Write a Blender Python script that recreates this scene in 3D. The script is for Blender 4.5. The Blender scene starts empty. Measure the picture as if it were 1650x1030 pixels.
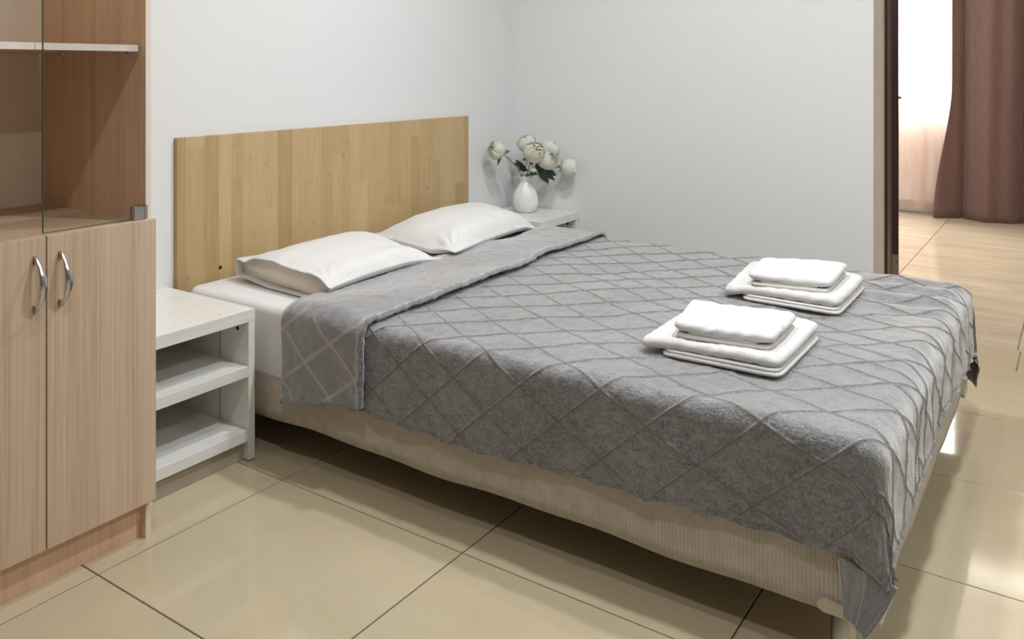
import bpy, bmesh, math, random
import numpy as np
from mathutils import Vector, Matrix

random.seed(7)
rng = np.random.default_rng(11)
PI = math.pi
scn = bpy.context.scene
COL = scn.collection

# ------------------------------------------------------------------ camera
FPX, PX, HY, W, H = 1435.16, 571.97, 110.64, 1650.0, 1030.0
cam_d = bpy.data.cameras.new('camera')
cam_d.sensor_fit = 'HORIZONTAL'
cam_d.sensor_width = 36.0
cam_d.lens = FPX / W * 36.0
cam_d.shift_x = (W / 2 - PX) / W
cam_d.shift_y = -(H / 2 - HY) / W
cam_d.clip_start = 0.05
cam = bpy.data.objects.new('camera', cam_d)
cam.location = (-1.2112, -1.7583, 1.165)
cam.rotation_euler = (PI / 2, 0, -0.8846)
COL.objects.link(cam)
scn.camera = cam

# ------------------------------------------------------------------ world, lights, exposure
world = bpy.data.worlds.new('sky')
scn.world = world
world.use_nodes = True
wb = world.node_tree.nodes['Background']
wb.inputs[0].default_value = (0.93, 0.96, 1.0, 1)
wb.inputs[1].default_value = 6.0
scn.view_settings.view_transform = 'Standard'
scn.view_settings.look = 'None'
scn.view_settings.exposure = 0.0
scn.view_settings.gamma = 1.0
scn.view_settings.use_curve_mapping = False
LAMP = (0.94, 0.965, 1.0)


def area(name, loc, size, watts, color, shape='DISK', rot=(0, 0, 0), size_y=None):
    d = bpy.data.lights.new(name, 'AREA')
    d.shape = shape
    d.size = size
    if size_y:
        d.size_y = size_y
    d.energy = watts
    d.color = color
    o = bpy.data.objects.new(name, d)
    o.location = loc
    o.rotation_euler = rot
    COL.objects.link(o)
    return o


for p, w in (((1.45, -0.66, 2.66), 24), ((0.95, -1.55, 2.66), 32), ((-0.60, -1.05, 2.66), 13.5),
             ((0.1, -2.9, 2.66), 16), ((1.7, -2.9, 2.66), 17)):
    area('ceiling_lamp', p, 0.13, w, LAMP)
area('ceiling_lamp', (5.2, -1.6, 2.66), 0.3, 36, (1.0, 0.95, 0.90))
# daylight at the window of the next room
area('window_daylight', (7.46, -1.05, 1.75), 1.5, 280, (1.0, 0.97, 0.95), 'RECTANGLE', (0, PI / 2, 0), 1.9)


# ------------------------------------------------------------------ node helpers
def srgb(r, g, b):
    def f(c):
        c /= 255.0
        return c / 12.92 if c <= 0.04045 else ((c + 0.055) / 1.055) ** 2.4
    return (f(r), f(g), f(b), 1.0)


class NT:
    def __init__(self, name):
        self.m = bpy.data.materials.new(name)
        self.m.use_nodes = True
        self.t = self.m.node_tree
        self.b = self.t.nodes['Principled BSDF']
        self.out = self.t.nodes['Material Output']

    def n(self, typ, **kw):
        nd = self.t.nodes.new(typ)
        for k, v in kw.items():
            setattr(nd, k, v)
        return nd

    def l(self, a, b):
        self.t.links.new(a, b)

    def set(self, **kw):
        for k, v in kw.items():
            self.b.inputs[k.replace('_', ' ')].default_value = v
        return self

    def coord(self, kind='Object', scale=(1, 1, 1)):
        tc = self.n('ShaderNodeTexCoord')
        mp = self.n('ShaderNodeMapping')
        mp.inputs['Scale'].default_value = scale
        self.l(tc.outputs[kind], mp.inputs['Vector'])
        return mp.outputs['Vector']

    def noise(self, vec, scale, detail=3, rough=0.5, dist=0.0):
        nd = self.n('ShaderNodeTexNoise')
        nd.inputs['Scale'].default_value = scale
        nd.inputs['Detail'].default_value = detail
        nd.inputs['Roughness'].default_value = rough
        nd.inputs['Distortion'].default_value = dist
        if vec is not None:
            self.l(vec, nd.inputs['Vector'])
        return nd.outputs['Fac']

    def ramp(self, fac, stops):
        r = self.n('ShaderNodeValToRGB')
        cr = r.color_ramp
        while len(cr.elements) < len(stops):
            cr.elements.new(0.5)
        for e, (p, c) in zip(cr.elements, stops):
            e.position = p
            e.color = c
        self.l(fac, r.inputs['Fac'])
        return r.outputs['Color']

    def mix(self, fac, a, b, mode='MIX'):
        x = self.n('ShaderNodeMix', data_type='RGBA', blend_type=mode)
        for s, v in ((x.inputs[0], fac), (x.inputs[6], a), (x.inputs[7], b)):
            if hasattr(v, 'links'):
                self.l(v, s)
            else:
                s.default_value = v
        return x.outputs[2]

    def math(self, op, a, b=0.0):
        x = self.n('ShaderNodeMath', operation=op)
        for s, v in ((x.inputs[0], a), (x.inputs[1], b)):
            if hasattr(v, 'links'):
                self.l(v, s)
            else:
                s.default_value = v
        return x.outputs[0]

    def bump(self, h, strength=0.3, dist=0.002):
        b = self.n('ShaderNodeBump')
        b.inputs['Strength'].default_value = strength
        b.inputs['Distance'].default_value = dist
        self.l(h, b.inputs['Height'])
        self.l(b.outputs['Normal'], self.b.inputs['Normal'])

    def color(self, sock):
        self.l(sock, self.b.inputs['Base Color'])
        return self


def plain(name, col, rough=0.5, metal=0.0, var=0.06, scale=30.0, bump=0.0, bscale=200.0, bdist=0.001):
    t = NT(name)
    v = t.coord()
    f = t.noise(v, scale, 3)
    dark = tuple(c * (1 - var) for c in col[:3]) + (1,)
    light = tuple(min(1, c * (1 + var)) for c in col[:3]) + (1,)
    t.color(t.ramp(f, [(0.3, dark), (0.7, light)]))
    t.set(Roughness=rough, Metallic=metal)
    if bump:
        t.bump(t.noise(v, bscale, 2), bump, bdist)
    return t.m


def wood(name, cols, axis='Z', fine=190.0, coarse=14.0, rough=0.45, stretch=0.012, bump=0.05):
    t = NT(name)
    s = {'Z': (1, 1, stretch), 'X': (stretch, 1, 1), 'Y': (1, stretch, 1)}[axis]
    v = t.coord('Object', s)
    f1 = t.noise(v, fine, 4, 0.6, 0.4)
    f2 = t.noise(v, coarse, 3, 0.5, 0.8)
    f = t.math('ADD', t.math('MULTIPLY', f1, 0.55), t.math('MULTIPLY', f2, 0.45))
    t.color(t.ramp(f, [(0.34, cols[0]), (0.5, cols[1]), (0.64, cols[2])]))
    t.set(Roughness=rough)
    t.bump(f1, bump, 0.0006)
    return t.m


# ------------------------------------------------------------------ materials
M = {}
M['wall'] = plain('wall_paint', (0.745, 0.75, 0.745, 1), 0.75, var=0.008, scale=1.2, bump=0.08, bscale=160, bdist=0.0008)
M['wall_plaster'] = plain('wall_plaster', (0.64, 0.55, 0.49, 1), 0.8, var=0.03, scale=6, bump=0.1)
M['wall_dim'] = plain('bounce_dimming_paint', (0.24, 0.225, 0.21, 1), 0.8, var=0.02, scale=2)  # unseen walls, darkened so that less light bounces back
M['ceiling'] = plain('ceiling_paint', (0.80, 0.80, 0.79, 1), 0.8, var=0.01, scale=2)
M['laminate'] = wood('light_oak_laminate', [srgb(172, 144, 118), srgb(196, 170, 144), srgb(207, 183, 159)])
M['laminate_bright'] = wood('oak_laminate_brightened', [srgb(206, 166, 132), srgb(226, 188, 154), srgb(236, 200, 166)])  # oak copy lightened to make up for the dim wardrobe inside
M['laminate_flat'] = wood('oak_laminate_board', [srgb(170, 140, 113), srgb(196, 168, 142), srgb(210, 184, 160)], axis='X')
M['edge_band'] = plain('pale_edge_band', srgb(226, 212, 202), 0.4, var=0.02)
M['hardboard'] = plain('beige_hardboard', srgb(232, 222, 202), 0.7, var=0.03, scale=4)
M['chrome'] = plain('brushed_chrome', (0.56, 0.56, 0.55, 1), 0.22, 1.0, var=0.08)
M['steel'] = plain('brushed_steel', (0.5, 0.49, 0.47, 1), 0.3, 1.0, var=0.1)
M['hinge_steel'] = plain('aged_steel', (0.34, 0.29, 0.25, 1), 0.45, 1.0, var=0.1)
M['dark_metal'] = plain('dark_hinge_metal', (0.10, 0.105, 0.10, 1), 0.3, 0.8)
M['brass'] = plain('dark_brass', (0.42, 0.30, 0.16, 1), 0.3, 1.0)
M['dark_hole'] = plain('dark_plastic', (0.02, 0.018, 0.015, 1), 0.5)
M['dark_wood'] = wood('dark_brown_wood', [srgb(38, 22, 14), srgb(56, 34, 22), srgb(72, 46, 32)], rough=0.4)
M['plinth_grey'] = plain('grey_beige_board', srgb(168, 158, 140), 0.35, var=0.05, scale=8)
M['plastic_beige'] = plain('beige_plastic', srgb(198, 188, 172), 0.4, var=0.02)
M['window_white'] = plain('white_window_frame', (0.85, 0.85, 0.85, 1), 0.35, var=0.01)
M['radiator_white'] = plain('white_enamel', (0.80, 0.76, 0.73, 1), 0.35, var=0.01)
M['ceramic'] = plain('white_ceramic', (0.82, 0.82, 0.80, 1), 0.25, var=0.02, scale=12)


def glass(name, tint, rough=0.0):
    t = NT(name)
    tr = t.n('ShaderNodeBsdfTransparent')
    tr.inputs[0].default_value = tint
    gl = t.n('ShaderNodeBsdfGlossy')
    gl.inputs['Roughness'].default_value = rough
    fr = t.n('ShaderNodeFresnel')
    fr.inputs[0].default_value = 1.5
    ge = t.n('ShaderNodeNewGeometry')
    f = t.math('MULTIPLY', fr.outputs[0], t.math('SUBTRACT', 1.0, ge.outputs['Backfacing']))
    mx = t.n('ShaderNodeMixShader')
    t.l(f, mx.inputs[0])
    t.l(tr.outputs[0], mx.inputs[1])
    t.l(gl.outputs[0], mx.inputs[2])
    t.l(mx.outputs[0], t.out.inputs[0])
    return t.m


M['glass'] = glass('clear_glass', (0.97, 0.98, 0.97, 1))
M['glass_edge'] = plain('green_glass_edge', (0.05, 0.13, 0.085, 1), 0.15, var=0.1)


def headboard_mat():
    t = NT('knotty_glued_pine')
    v = t.coord('Object')
    sep = t.n('ShaderNodeSeparateXYZ')
    t.l(v, sep.inputs[0])
    # staves of uneven colour
    w1 = t.math('MULTIPLY', sep.outputs[0], 15.0)
    st = t.math('FLOOR', t.math('ADD', w1, t.math('MULTIPLY', t.math('SINE', t.math('MULTIPLY', w1, 0.7)), 0.35)))
    wn = t.n('ShaderNodeTexWhiteNoise', noise_dimensions='2D')
    cmb = t.n('ShaderNodeCombineXYZ')
    t.l(st, cmb.inputs[0])
    rowz = t.math('FLOOR', t.math('ADD', t.math('MULTIPLY', sep.outputs[2], 0.9), t.math('MULTIPLY', st, 0.37)))
    t.l(rowz, cmb.inputs[1])
    t.l(cmb.outputs[0], wn.inputs['Vector'])
    v2 = t.coord('Object', (1, 1, 0.035))
    g = t.noise(v2, 110, 4, 0.6, 0.5)
    base = t.ramp(wn.outputs['Value'], [(0.0, srgb(175, 147, 104)), (0.5, srgb(185, 159, 116)), (1.0, srgb(194, 169, 127))])
    grain = t.ramp(g, [(0.35, (0.92, 0.91, 0.89, 1)), (0.6, (1.04, 1.03, 1.02, 1))])
    c = t.mix(1.0, base, grain, 'MULTIPLY')
    v3 = t.coord('Object', (7.5, 1, 9.0))
    vo = t.n('ShaderNodeTexVoronoi', feature='F1')
    vo.inputs['Scale'].default_value = 1.0
    vo.inputs['Randomness'].default_value = 1.0
    t.l(v3, vo.inputs['Vector'])
    wn2 = t.n('ShaderNodeTexWhiteNoise')
    t.l(vo.outputs['Position'], wn2.inputs['Vector'])
    rad = t.math('MULTIPLY', wn2.outputs['Value'], 0.13)
    kn = t.math('LESS_THAN', vo.outputs['Distance'], rad)
    ksoft = t.ramp(t.math('DIVIDE', vo.outputs['Distance'], t.math('ADD', rad, 0.01)), [(0.3, (1, 1, 1, 1)), (1.3, (0, 0, 0, 1))])
    c = t.mix(t.math('MULTIPLY', ksoft, 0.5), c, srgb(140, 104, 62))
    sm = t.noise(t.coord('Object', (6, 1, 14)), 3.0, 2, 0.5, 0.3)
    c = t.mix(t.ramp(sm, [(0.62, (0, 0, 0, 1)), (0.75, (0.45, 0.45, 0.45, 1))]), c, srgb(172, 138, 90))
    t.color(c)
    t.set(Roughness=0.5)
    t.bump(g, 0.05, 0.0005)
    return t.m


M['headboard'] = headboard_mat()


def nightstand_mat():
    t = NT('white_wood_print')
    v = t.coord('Object', (0.06, 1, 1))
    g = t.noise(v, 60, 4, 0.6, 0.3)
    v2 = t.coord('Object', (0.22, 1, 1.0))
    s = t.noise(v2, 11, 2, 0.4, 1.2)
    line = t.math('ABSOLUTE', t.math('SUBTRACT', s, 0.5))
    msk = t.noise(t.coord('Object'), 7, 2)
    lf = t.math('MULTIPLY', t.ramp(line, [(0.0, (1, 1, 1, 1)), (0.012, (0, 0, 0, 1))]),
                t.ramp(msk, [(0.56, (0, 0, 0, 1)), (0.62, (1, 1, 1, 1))]))
    base = t.ramp(g, [(0.3, srgb(220, 219, 213)), (0.65, srgb(229, 228, 222))])
    t.color(t.mix(t.math('MULTIPLY', lf, 0.55), base, srgb(140, 136, 126)))
    t.set(Roughness=0.35)
    return t.m


M['nightstand'] = nightstand_mat()


def tile_mat(name, ca, cb, streak=False):
    t = NT(name)
    oi = t.n('ShaderNodeObjectInfo')
    v = t.coord('Object', (1.7, 0.3, 1) if streak else (1, 1, 1))
    f = t.noise(v, 5.0 if streak else 2.5, 5, 0.6, 0.6)
    c = t.ramp(f, [(0.3, ca), (0.7, cb)])
    k = t.math('ADD', 0.97, t.math('MULTIPLY', oi.outputs['Random'], 0.05))
    cc = t.n('ShaderNodeCombineColor')
    for i in range(3):
        t.l(k, cc.inputs[i])
    c = t.mix(1.0, c, cc.outputs[0], 'MULTIPLY')
    t.color(c)
    t.set(Roughness=0.07, IOR=1.5)
    t.bump(t.noise(t.coord('Object'), 1.7, 2), 0.06, 0.004)
    return t.m


M['tile'] = tile_mat('polished_beige_tile', srgb(186, 172, 142), srgb(196, 182, 153))
M['tile2'] = tile_mat('veined_beige_tile', srgb(188, 173, 148), srgb(212, 199, 176), True)
M['grout'] = plain('brown_grout', srgb(92, 78, 56), 0.8, var=0.1)


def fabric(name, col, rough=0.85, sheen=0.2, weave=900.0, strength=0.15, wr=0.0, sheen_col=(1, 1, 1, 1)):
    t = NT(name)
    v = t.coord('Object')
    f = t.noise(v, 14, 3)
    c1 = tuple(c * 0.96 for c in col[:3]) + (1,)
    t.color(t.ramp(f, [(0.3, c1), (0.7, col)]))
    t.set(Roughness=rough, Sheen_Weight=sheen, Sheen_Roughness=0.4, Sheen_Tint=sheen_col)
    h = t.noise(v, weave, 2)
    if wr:
        h = t.math('ADD', t.math('MULTIPLY', h, 0.15), t.math('MULTIPLY', t.noise(t.coord('Object', (1, 1, 1)), 16, 4, 0.55, 1.2), wr))
    t.bump(h, strength, 0.002 if not wr else 0.012)
    return t.m


M['sheet'] = fabric('white_cotton_sheet', (0.755, 0.755, 0.745, 1), 0.85, 0.1, 700, 0.2, 0.35)
M['pillowcase'] = fabric('white_pillowcase', (0.735, 0.725, 0.705, 1), 0.85, 0.1, 700, 0.25, 0.5)
M['pillow_in'] = fabric('cream_pillow_ticking', (0.76, 0.71, 0.63, 1), 0.85, 0.1, 700, 0.25, 0.5)
M['terry'] = fabric('white_terry', (0.745, 0.735, 0.715, 1), 0.95, 0.1, 420, 1.0)
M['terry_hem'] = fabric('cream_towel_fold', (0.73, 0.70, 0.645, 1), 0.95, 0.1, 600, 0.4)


def fleece(name, ca, cb, seam, sheen_w, bump_s):
    t = NT(name)
    tc = t.n('ShaderNodeTexCoord')
    uv = tc.outputs['UV']
    f1 = t.noise(uv, 170, 3, 0.6)
    mp = t.n('ShaderNodeMapping')
    mp.inputs['Scale'].default_value = (1, 0.55, 1)
    mp.inputs['Rotation'].default_value = (0, 0, 0.6)
    t.l(uv, mp.inputs['Vector'])
    f2 = t.noise(mp.outputs['Vector'], 75, 3, 0.6, 0.8)
    f3 = t.noise(uv, 6, 3, 0.6, 0.4)
    f = t.math('ADD', t.math('MULTIPLY', f1, 0.5), t.math('ADD', t.math('MULTIPLY', f2, 0.38), t.math('MULTIPLY', f3, 0.12)))
    c = t.ramp(f, [(0.40, ca), (0.60, cb)])
    at = t.n('ShaderNodeAttribute', attribute_name='seam')
    c = t.mix(t.math('MULTIPLY', at.outputs['Fac'], 0.85), c, seam)
    t.color(c)
    t.set(Roughness=0.6, Specular_IOR_Level=0.6, Sheen_Roughness=0.62, Sheen_Tint=(1.0, 1.0, 1.0, 1))
    t.l(t.math('MULTIPLY', t.math('SUBTRACT', 1.0, at.outputs['Fac']), sheen_w), t.b.inputs['Sheen Weight'])
    t.bump(t.math('ADD', t.math('MULTIPLY', f1, 0.5), t.math('MULTIPLY', f2, 0.5)), bump_s, 0.006)
    return t.m


M['fleece'] = fleece('grey_fleece', srgb(36, 35, 35), srgb(120, 118, 119), srgb(108, 99, 88), 1.0, 0.9)
M['fleece_back'] = fleece('grey_fleece_underside', srgb(84, 83, 85), srgb(116, 115, 118), srgb(196, 194, 192), 1.0, 0.3)


def ribbed():
    t = NT('ribbed_beige_upholstery')
    tc = t.n('ShaderNodeTexCoord')
    sep = t.n('ShaderNodeSeparateXYZ')
    t.l(tc.outputs['UV'], sep.inputs[0])
    s = t.math('SINE', t.math('MULTIPLY', sep.outputs[0], 2 * PI / 0.0080))
    f = t.noise(tc.outputs['Object'], 30, 3)
    c = t.ramp(f, [(0.3, srgb(188, 180, 168)), (0.7, srgb(202, 194, 182))])
    k = t.ramp(t.math('ADD', t.math('MULTIPLY', s, 0.5), 0.5), [(0.0, (0.86, 0.85, 0.84, 1)), (0.5, (1, 1, 1, 1))])
    t.color(t.mix(1.0, c, k, 'MULTIPLY'))
    t.set(Roughness=0.9, Sheen_Weight=0.15)
    t.bump(t.math('ADD', s, t.math('MULTIPLY', t.noise(tc.outputs['Object'], 500, 2), 0.6)), 0.35, 0.0012)
    return t.m


M['ribbed'] = ribbed()


def drape_mat():
    t = NT('brown_satin_drape')
    tc = t.n('ShaderNodeTexCoord')
    mp = t.n('ShaderNodeMapping')
    mp.inputs['Rotation'].default_value = (0, 0, -0.75)
    mp.inputs['Scale'].default_value = (1, 0.08, 1)
    t.l(tc.outputs['UV'], mp.inputs['Vector'])
    f = t.noise(mp.outputs['Vector'], 110, 2)
    t.color(t.ramp(f, [(0.3, srgb(92, 64, 57)), (0.7, srgb(104, 75, 67))]))
    t.set(Roughness=0.5, Sheen_Weight=0.3)
    t.bump(f, 0.25, 0.003)
    return t.m


M['drape'] = drape_mat()


def sheer_mat():
    t = NT('sheer_voile')
    tr = t.n('ShaderNodeBsdfTransparent')
    tr.inputs[0].default_value = (1, 0.97, 0.95, 1)
    df = t.n('ShaderNodeBsdfDiffuse')
    df.inputs[0].default_value = (0.93, 0.78, 0.72, 1)  # pinkish cast of bounced light put into the white voile's colour
    tl = t.n('ShaderNodeBsdfTranslucent')
    tl.inputs[0].default_value = (0.93, 0.78, 0.72, 1)
    m1 = t.n('ShaderNodeMixShader')
    m1.inputs[0].default_value = 0.5
    t.l(df.outputs[0], m1.inputs[1])
    t.l(tl.outputs[0], m1.inputs[2])
    m2 = t.n('ShaderNodeMixShader')
    f = t.noise(t.coord('Object'), 300, 1)
    t.l(t.math('ADD', 0.42, t.math('MULTIPLY', f, 0.1)), m2.inputs[0])
    t.l(tr.outputs[0], m2.inputs[1])
    t.l(m1.outputs[0], m2.inputs[2])
    t.l(m2.outputs[0], t.out.inputs[0])
    return t.m


M['sheer'] = sheer_mat()


def leafy(name, a, b, rough=0.5, sss=0.0):
    t = NT(name)
    f = t.noise(t.coord('Object'), 60, 3)
    t.color(t.ramp(f, [(0.3, a), (0.7, b)]))
    t.set(Roughness=rough)
    return t.m


def petal_mat(name, a, b):
    t = NT(name)
    f = t.noise(t.coord('Object'), 60, 3)
    c = t.ramp(f, [(0.3, a), (0.7, b)])
    df = t.n('ShaderNodeBsdfDiffuse')
    tl = t.n('ShaderNodeBsdfTranslucent')
    mx = t.n('ShaderNodeMixShader')
    mx.inputs[0].default_value = 0.4
    t.l(c, df.inputs[0])
    t.l(c, tl.inputs[0])
    t.l(df.outputs[0], mx.inputs[1])
    t.l(tl.outputs[0], mx.inputs[2])
    t.l(mx.outputs[0], t.out.inputs[0])
    return t.m


M['petal'] = petal_mat('ivory_petal', (0.88, 0.88, 0.82, 1), (0.93, 0.93, 0.89, 1))
M['petal_in'] = petal_mat('yellow_green_petal', (0.89, 0.89, 0.70, 1), (0.93, 0.92, 0.82, 1))
M['leaf_dark'] = leafy('dark_leaf', (0.012, 0.035, 0.014, 1), (0.03, 0.075, 0.025, 1), 0.4)
M['leaf_green'] = leafy('green_sepal', (0.10, 0.16, 0.03, 1), (0.22, 0.28, 0.06, 1), 0.5)
M['stem'] = leafy('green_stem', (0.06, 0.075, 0.03, 1), (0.11, 0.13, 0.06, 1), 0.5)


# ------------------------------------------------------------------ mesh helpers
def link(name, me, mat, parent=None, smooth=False):
    o = bpy.data.objects.new(name, me)
    COL.objects.link(o)
    if mat is not None:
        me.materials.append(mat)
    if parent is not None:
        o.parent = parent
    if smooth:
        me.polygons.foreach_set('use_smooth', [True] * len(me.polygons))
    me.update()
    return o


def from_bm(name, bm, mat, parent=None, smooth=False):
    bmesh.ops.recalc_face_normals(bm, faces=bm.faces)
    me = bpy.data.meshes.new(name)
    bm.to_mesh(me)
    bm.free()
    return link(name, me, mat, parent, smooth)


def tag(o, label=None, cat=None, group=None, kind=None):
    if label:
        o['label'] = label
    if cat:
        o['category'] = cat
    if group:
        o['group'] = group
    if kind:
        o['kind'] = kind
    return o


def empty(name, loc=(0, 0, 0)):
    o = bpy.data.objects.new(name, None)
    o.location = loc
    o.empty_display_size = 0.05
    COL.objects.link(o)
    return o


def bm_box(bm, x0, x1, y0, y1, z0, z1):
    vs = [bm.verts.new(p) for p in ((x0, y0, z0), (x1, y0, z0), (x1, y1, z0), (x0, y1, z0),
                                    (x0, y0, z1), (x1, y0, z1), (x1, y1, z1), (x0, y1, z1))]
    fs = [(3, 2, 1, 0), (4, 5, 6, 7), (0, 1, 5, 4), (1, 2, 6, 5), (2, 3, 7, 6), (3, 0, 4, 7)]
    return [bm.faces.new([vs[i] for i in f]) for f in fs]


def box(name, b, mat, parent=None, bevel=0.0, off=(0, 0, 0), seg=2):
    bm = bmesh.new()
    bm_box(bm, b[0] - off[0], b[1] - off[0], b[2] - off[1], b[3] - off[1], b[4] - off[2], b[5] - off[2])
    if bevel:
        bmesh.ops.bevel(bm, geom=list(bm.edges), offset=bevel, segments=seg, affect='EDGES', profile=0.6)
    return from_bm(name, bm, mat, parent, False)


def boxes(name, bs, mat, parent=None, bevel=0.0, off=(0, 0, 0)):
    bm = bmesh.new()
    for b in bs:
        bm_box(bm, b[0] - off[0], b[1] - off[0], b[2] - off[1], b[3] - off[1], b[4] - off[2], b[5] - off[2])
    if bevel:
        bmesh.ops.bevel(bm, geom=list(bm.edges), offset=bevel, segments=1, affect='EDGES')
    return from_bm(name, bm, mat, parent)


def grid_mesh(name, P, mat, parent=None, closed_u=False, closed_v=False, uv=None, attr=None, caps=False, smooth=True):
    """P: array (nu, nv, 3)"""
    nu, nv = P.shape[:2]
    verts = P.reshape(-1, 3)
    iu = np.arange(nu if closed_u else nu - 1)
    iv = np.arange(nv if closed_v else nv - 1)
    A, B = np.meshgrid(iu, iv, indexing='ij')
    A2, B2 = (A + 1) % nu, (B + 1) % nv
    quads = np.stack([A * nv + B, A2 * nv + B, A2 * nv + B2, A * nv + B2], -1).reshape(-1, 4)
    me = bpy.data.meshes.new(name)
    nq = len(quads)
    extra = []
    if caps:
        extra = [list(range(nv))[::-1], [(nu - 1) * nv + k for k in range(nv)]]
    if extra:
        me.from_pydata(verts.tolist(), [], quads.tolist() + extra)
    else:
        me.vertices.add(len(verts))
        me.vertices.foreach_set('co', verts.astype(np.float32).ravel())
        me.loops.add(nq * 4)
        me.loops.foreach_set('vertex_index', quads.astype(np.int32).ravel())
        me.polygons.add(nq)
        me.polygons.foreach_set('loop_start', np.arange(0, nq * 4, 4, dtype=np.int32))
        me.update(calc_edges=True)
    if uv is not None:
        lay = me.uv_layers.new(name='UVMap')
        li = np.empty(len(me.loops), dtype=np.int32)
        me.loops.foreach_get('vertex_index', li)
        lay.data.foreach_set('uv', uv.reshape(-1, 2)[li].astype(np.float32).ravel())
    if attr is not None:
        a = me.attributes.new('seam', 'FLOAT', 'POINT')
        a.data.foreach_set('value', attr.astype(np.float32).ravel())
    return link(name, me, mat, parent, smooth)


def tube(name, pts, radii, mat, parent=None, n=8, caps=True):
    pts = [Vector(p) for p in pts]
    if not hasattr(radii, '__len__'):
        radii = [radii] * len(pts)
    P = np.zeros((len(pts), n, 3))
    up = Vector((0.12, 0.31, 0.94)).normalized()
    for i, p in enumerate(pts):
        t = (pts[min(i + 1, len(pts) - 1)] - pts[max(i - 1, 0)]).normalized()
        a = t.cross(up)
        if a.length < 1e-3:
            a = t.cross(Vector((1, 0, 0)))
        a.normalize()
        b = t.cross(a)
        for k in range(n):
            th = 2 * PI * k / n
            P[i, k] = p + (a * math.cos(th) + b * math.sin(th)) * radii[i]
    L = np.r_[0, np.cumsum([(pts[i + 1] - pts[i]).length for i in range(len(pts) - 1)])]
    uv = np.stack(np.broadcast_arrays(L[:, None], np.arange(n)[None] * (2 * PI * max(radii) / n)), -1)
    return grid_mesh(name, P, mat, parent, closed_v=True, caps=caps, uv=uv)


def bezier(p0, p1, p2, p3, n=12):
    out = []
    for i in range(n + 1):
        t = i / n
        out.append(Vector(p0) * (1 - t) ** 3 + Vector(p1) * 3 * t * (1 - t) ** 2 + Vector(p2) * 3 * t * t * (1 - t) + Vector(p3) * t ** 3)
    return out


class Waves:
    """smooth pseudo noise in the plane: a sum of sines"""
    def __init__(self, lo, hi, n, seed, sx=1.0, sy=1.0):
        r = np.random.default_rng(seed)
        self.k = []
        for i in range(n):
            fr = lo * (hi / lo) ** r.random()
            th = r.random() * 2 * PI
            self.k.append((fr * math.cos(th) * sx, fr * math.sin(th) * sy, r.random() * 2 * PI, (lo / fr) ** 0.8))
        s = math.sqrt(sum(k[3] ** 2 for k in self.k) / 2)
        self.k = [(a, b, c, d / s) for a, b, c, d in self.k]

    def __call__(self, x, y):
        out = 0
        for a, b, c, d in self.k:
            out = out + d * np.sin(a * x + b * y + c)
        return out


def smoothstep(a, b, x):
    t = np.clip((x - a) / (b - a), 0, 1)
    return t * t * (3 - 2 * t)


# ------------------------------------------------------------------ structure
XW, YW, CEIL = 2.94, 0.569, 2.70          # right wall plane, headboard wall plane
XL, YB = -2.5, -4.2                        # hidden walls
DY1, DY0, DH = -1.092, -1.98, 2.06         # doorway in the right wall
XO = 3.29                                  # outer face of the right wall
X2, Y2T, Y2B = 7.30, 0.9, -4.2             # next room


def struct(o):
    o['kind'] = 'structure'
    return o


struct(box('wall_back', (XL - 0.1, XW + 0.0, YW, YW + 0.12, -0.05, CEIL), M['wall']))
# right wall with the doorway: painted body plus plaster reveal
rw = struct(boxes('wall_right', [(XW, XO, DY1, YW + 0.12, -0.05, CEIL), (XW, XO, YB, DY0, -0.05, CEIL), (XW, XO, DY0, DY1, DH, CEIL)], M['wall']))
rv = boxes('reveal', [(XW + 0.004, 3.19, DY1 - 0.002, DY1, 0.0, DH), (XW + 0.004, 3.19, DY0, DY0 + 0.002, 0.0, DH),
                      (XW + 0.004, 3.19, DY0, DY1, DH - 0.002, DH)], M['wall_plaster'], rw)
rv['label'] = 'bare pinkish plaster lining of the doorway'
struct(box('wall_left', (XL - 0.1, XL, YB, YW, -0.05, CEIL), M['wall_dim']))
struct(box('wall_front', (XL - 0.1, XW, YB - 0.1, YB, -0.05, CEIL), M['wall_dim']))
struct(boxes('ceiling', [(XL - 0.1, XO, YB - 0.1, YW + 0.12, CEIL, CEIL + 0.1), (XO, X2 + 0.2, Y2B - 0.1, Y2T + 0.1, CEIL, CEIL + 0.1)], M['ceiling']))
# next room
WY0, WY1, WZ0, WZ1 = -2.0, -0.1, 0.86, 2.45
struct(boxes('wall_window', [(X2, X2 + 0.2, Y2B, WY0, -0.05, CEIL), (X2, X2 + 0.2, WY1, Y2T, -0.05, CEIL),
                             (X2, X2 + 0.2, WY0, WY1, -0.05, WZ0), (X2, X2 + 0.2, WY0, WY1, WZ1, CEIL)], M['wall']))
struct(box('wall_far_back', (XO, X2 + 0.2, Y2T, Y2T + 0.1, -0.05, CEIL), M['wall']))
struct(box('wall_far_front', (XO, X2 + 0.2, Y2B - 0.1, Y2B, -0.05, CEIL), M['wall']))

# floor: grout bed with every tile a piece of its own
fl = struct(boxes('floor', [(XL, XO, YB, YW, -0.06, -0.0025), (XO, X2, Y2B, Y2T, -0.06, -0.0025)], M['grout']))
tile_cache = {}


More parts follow.
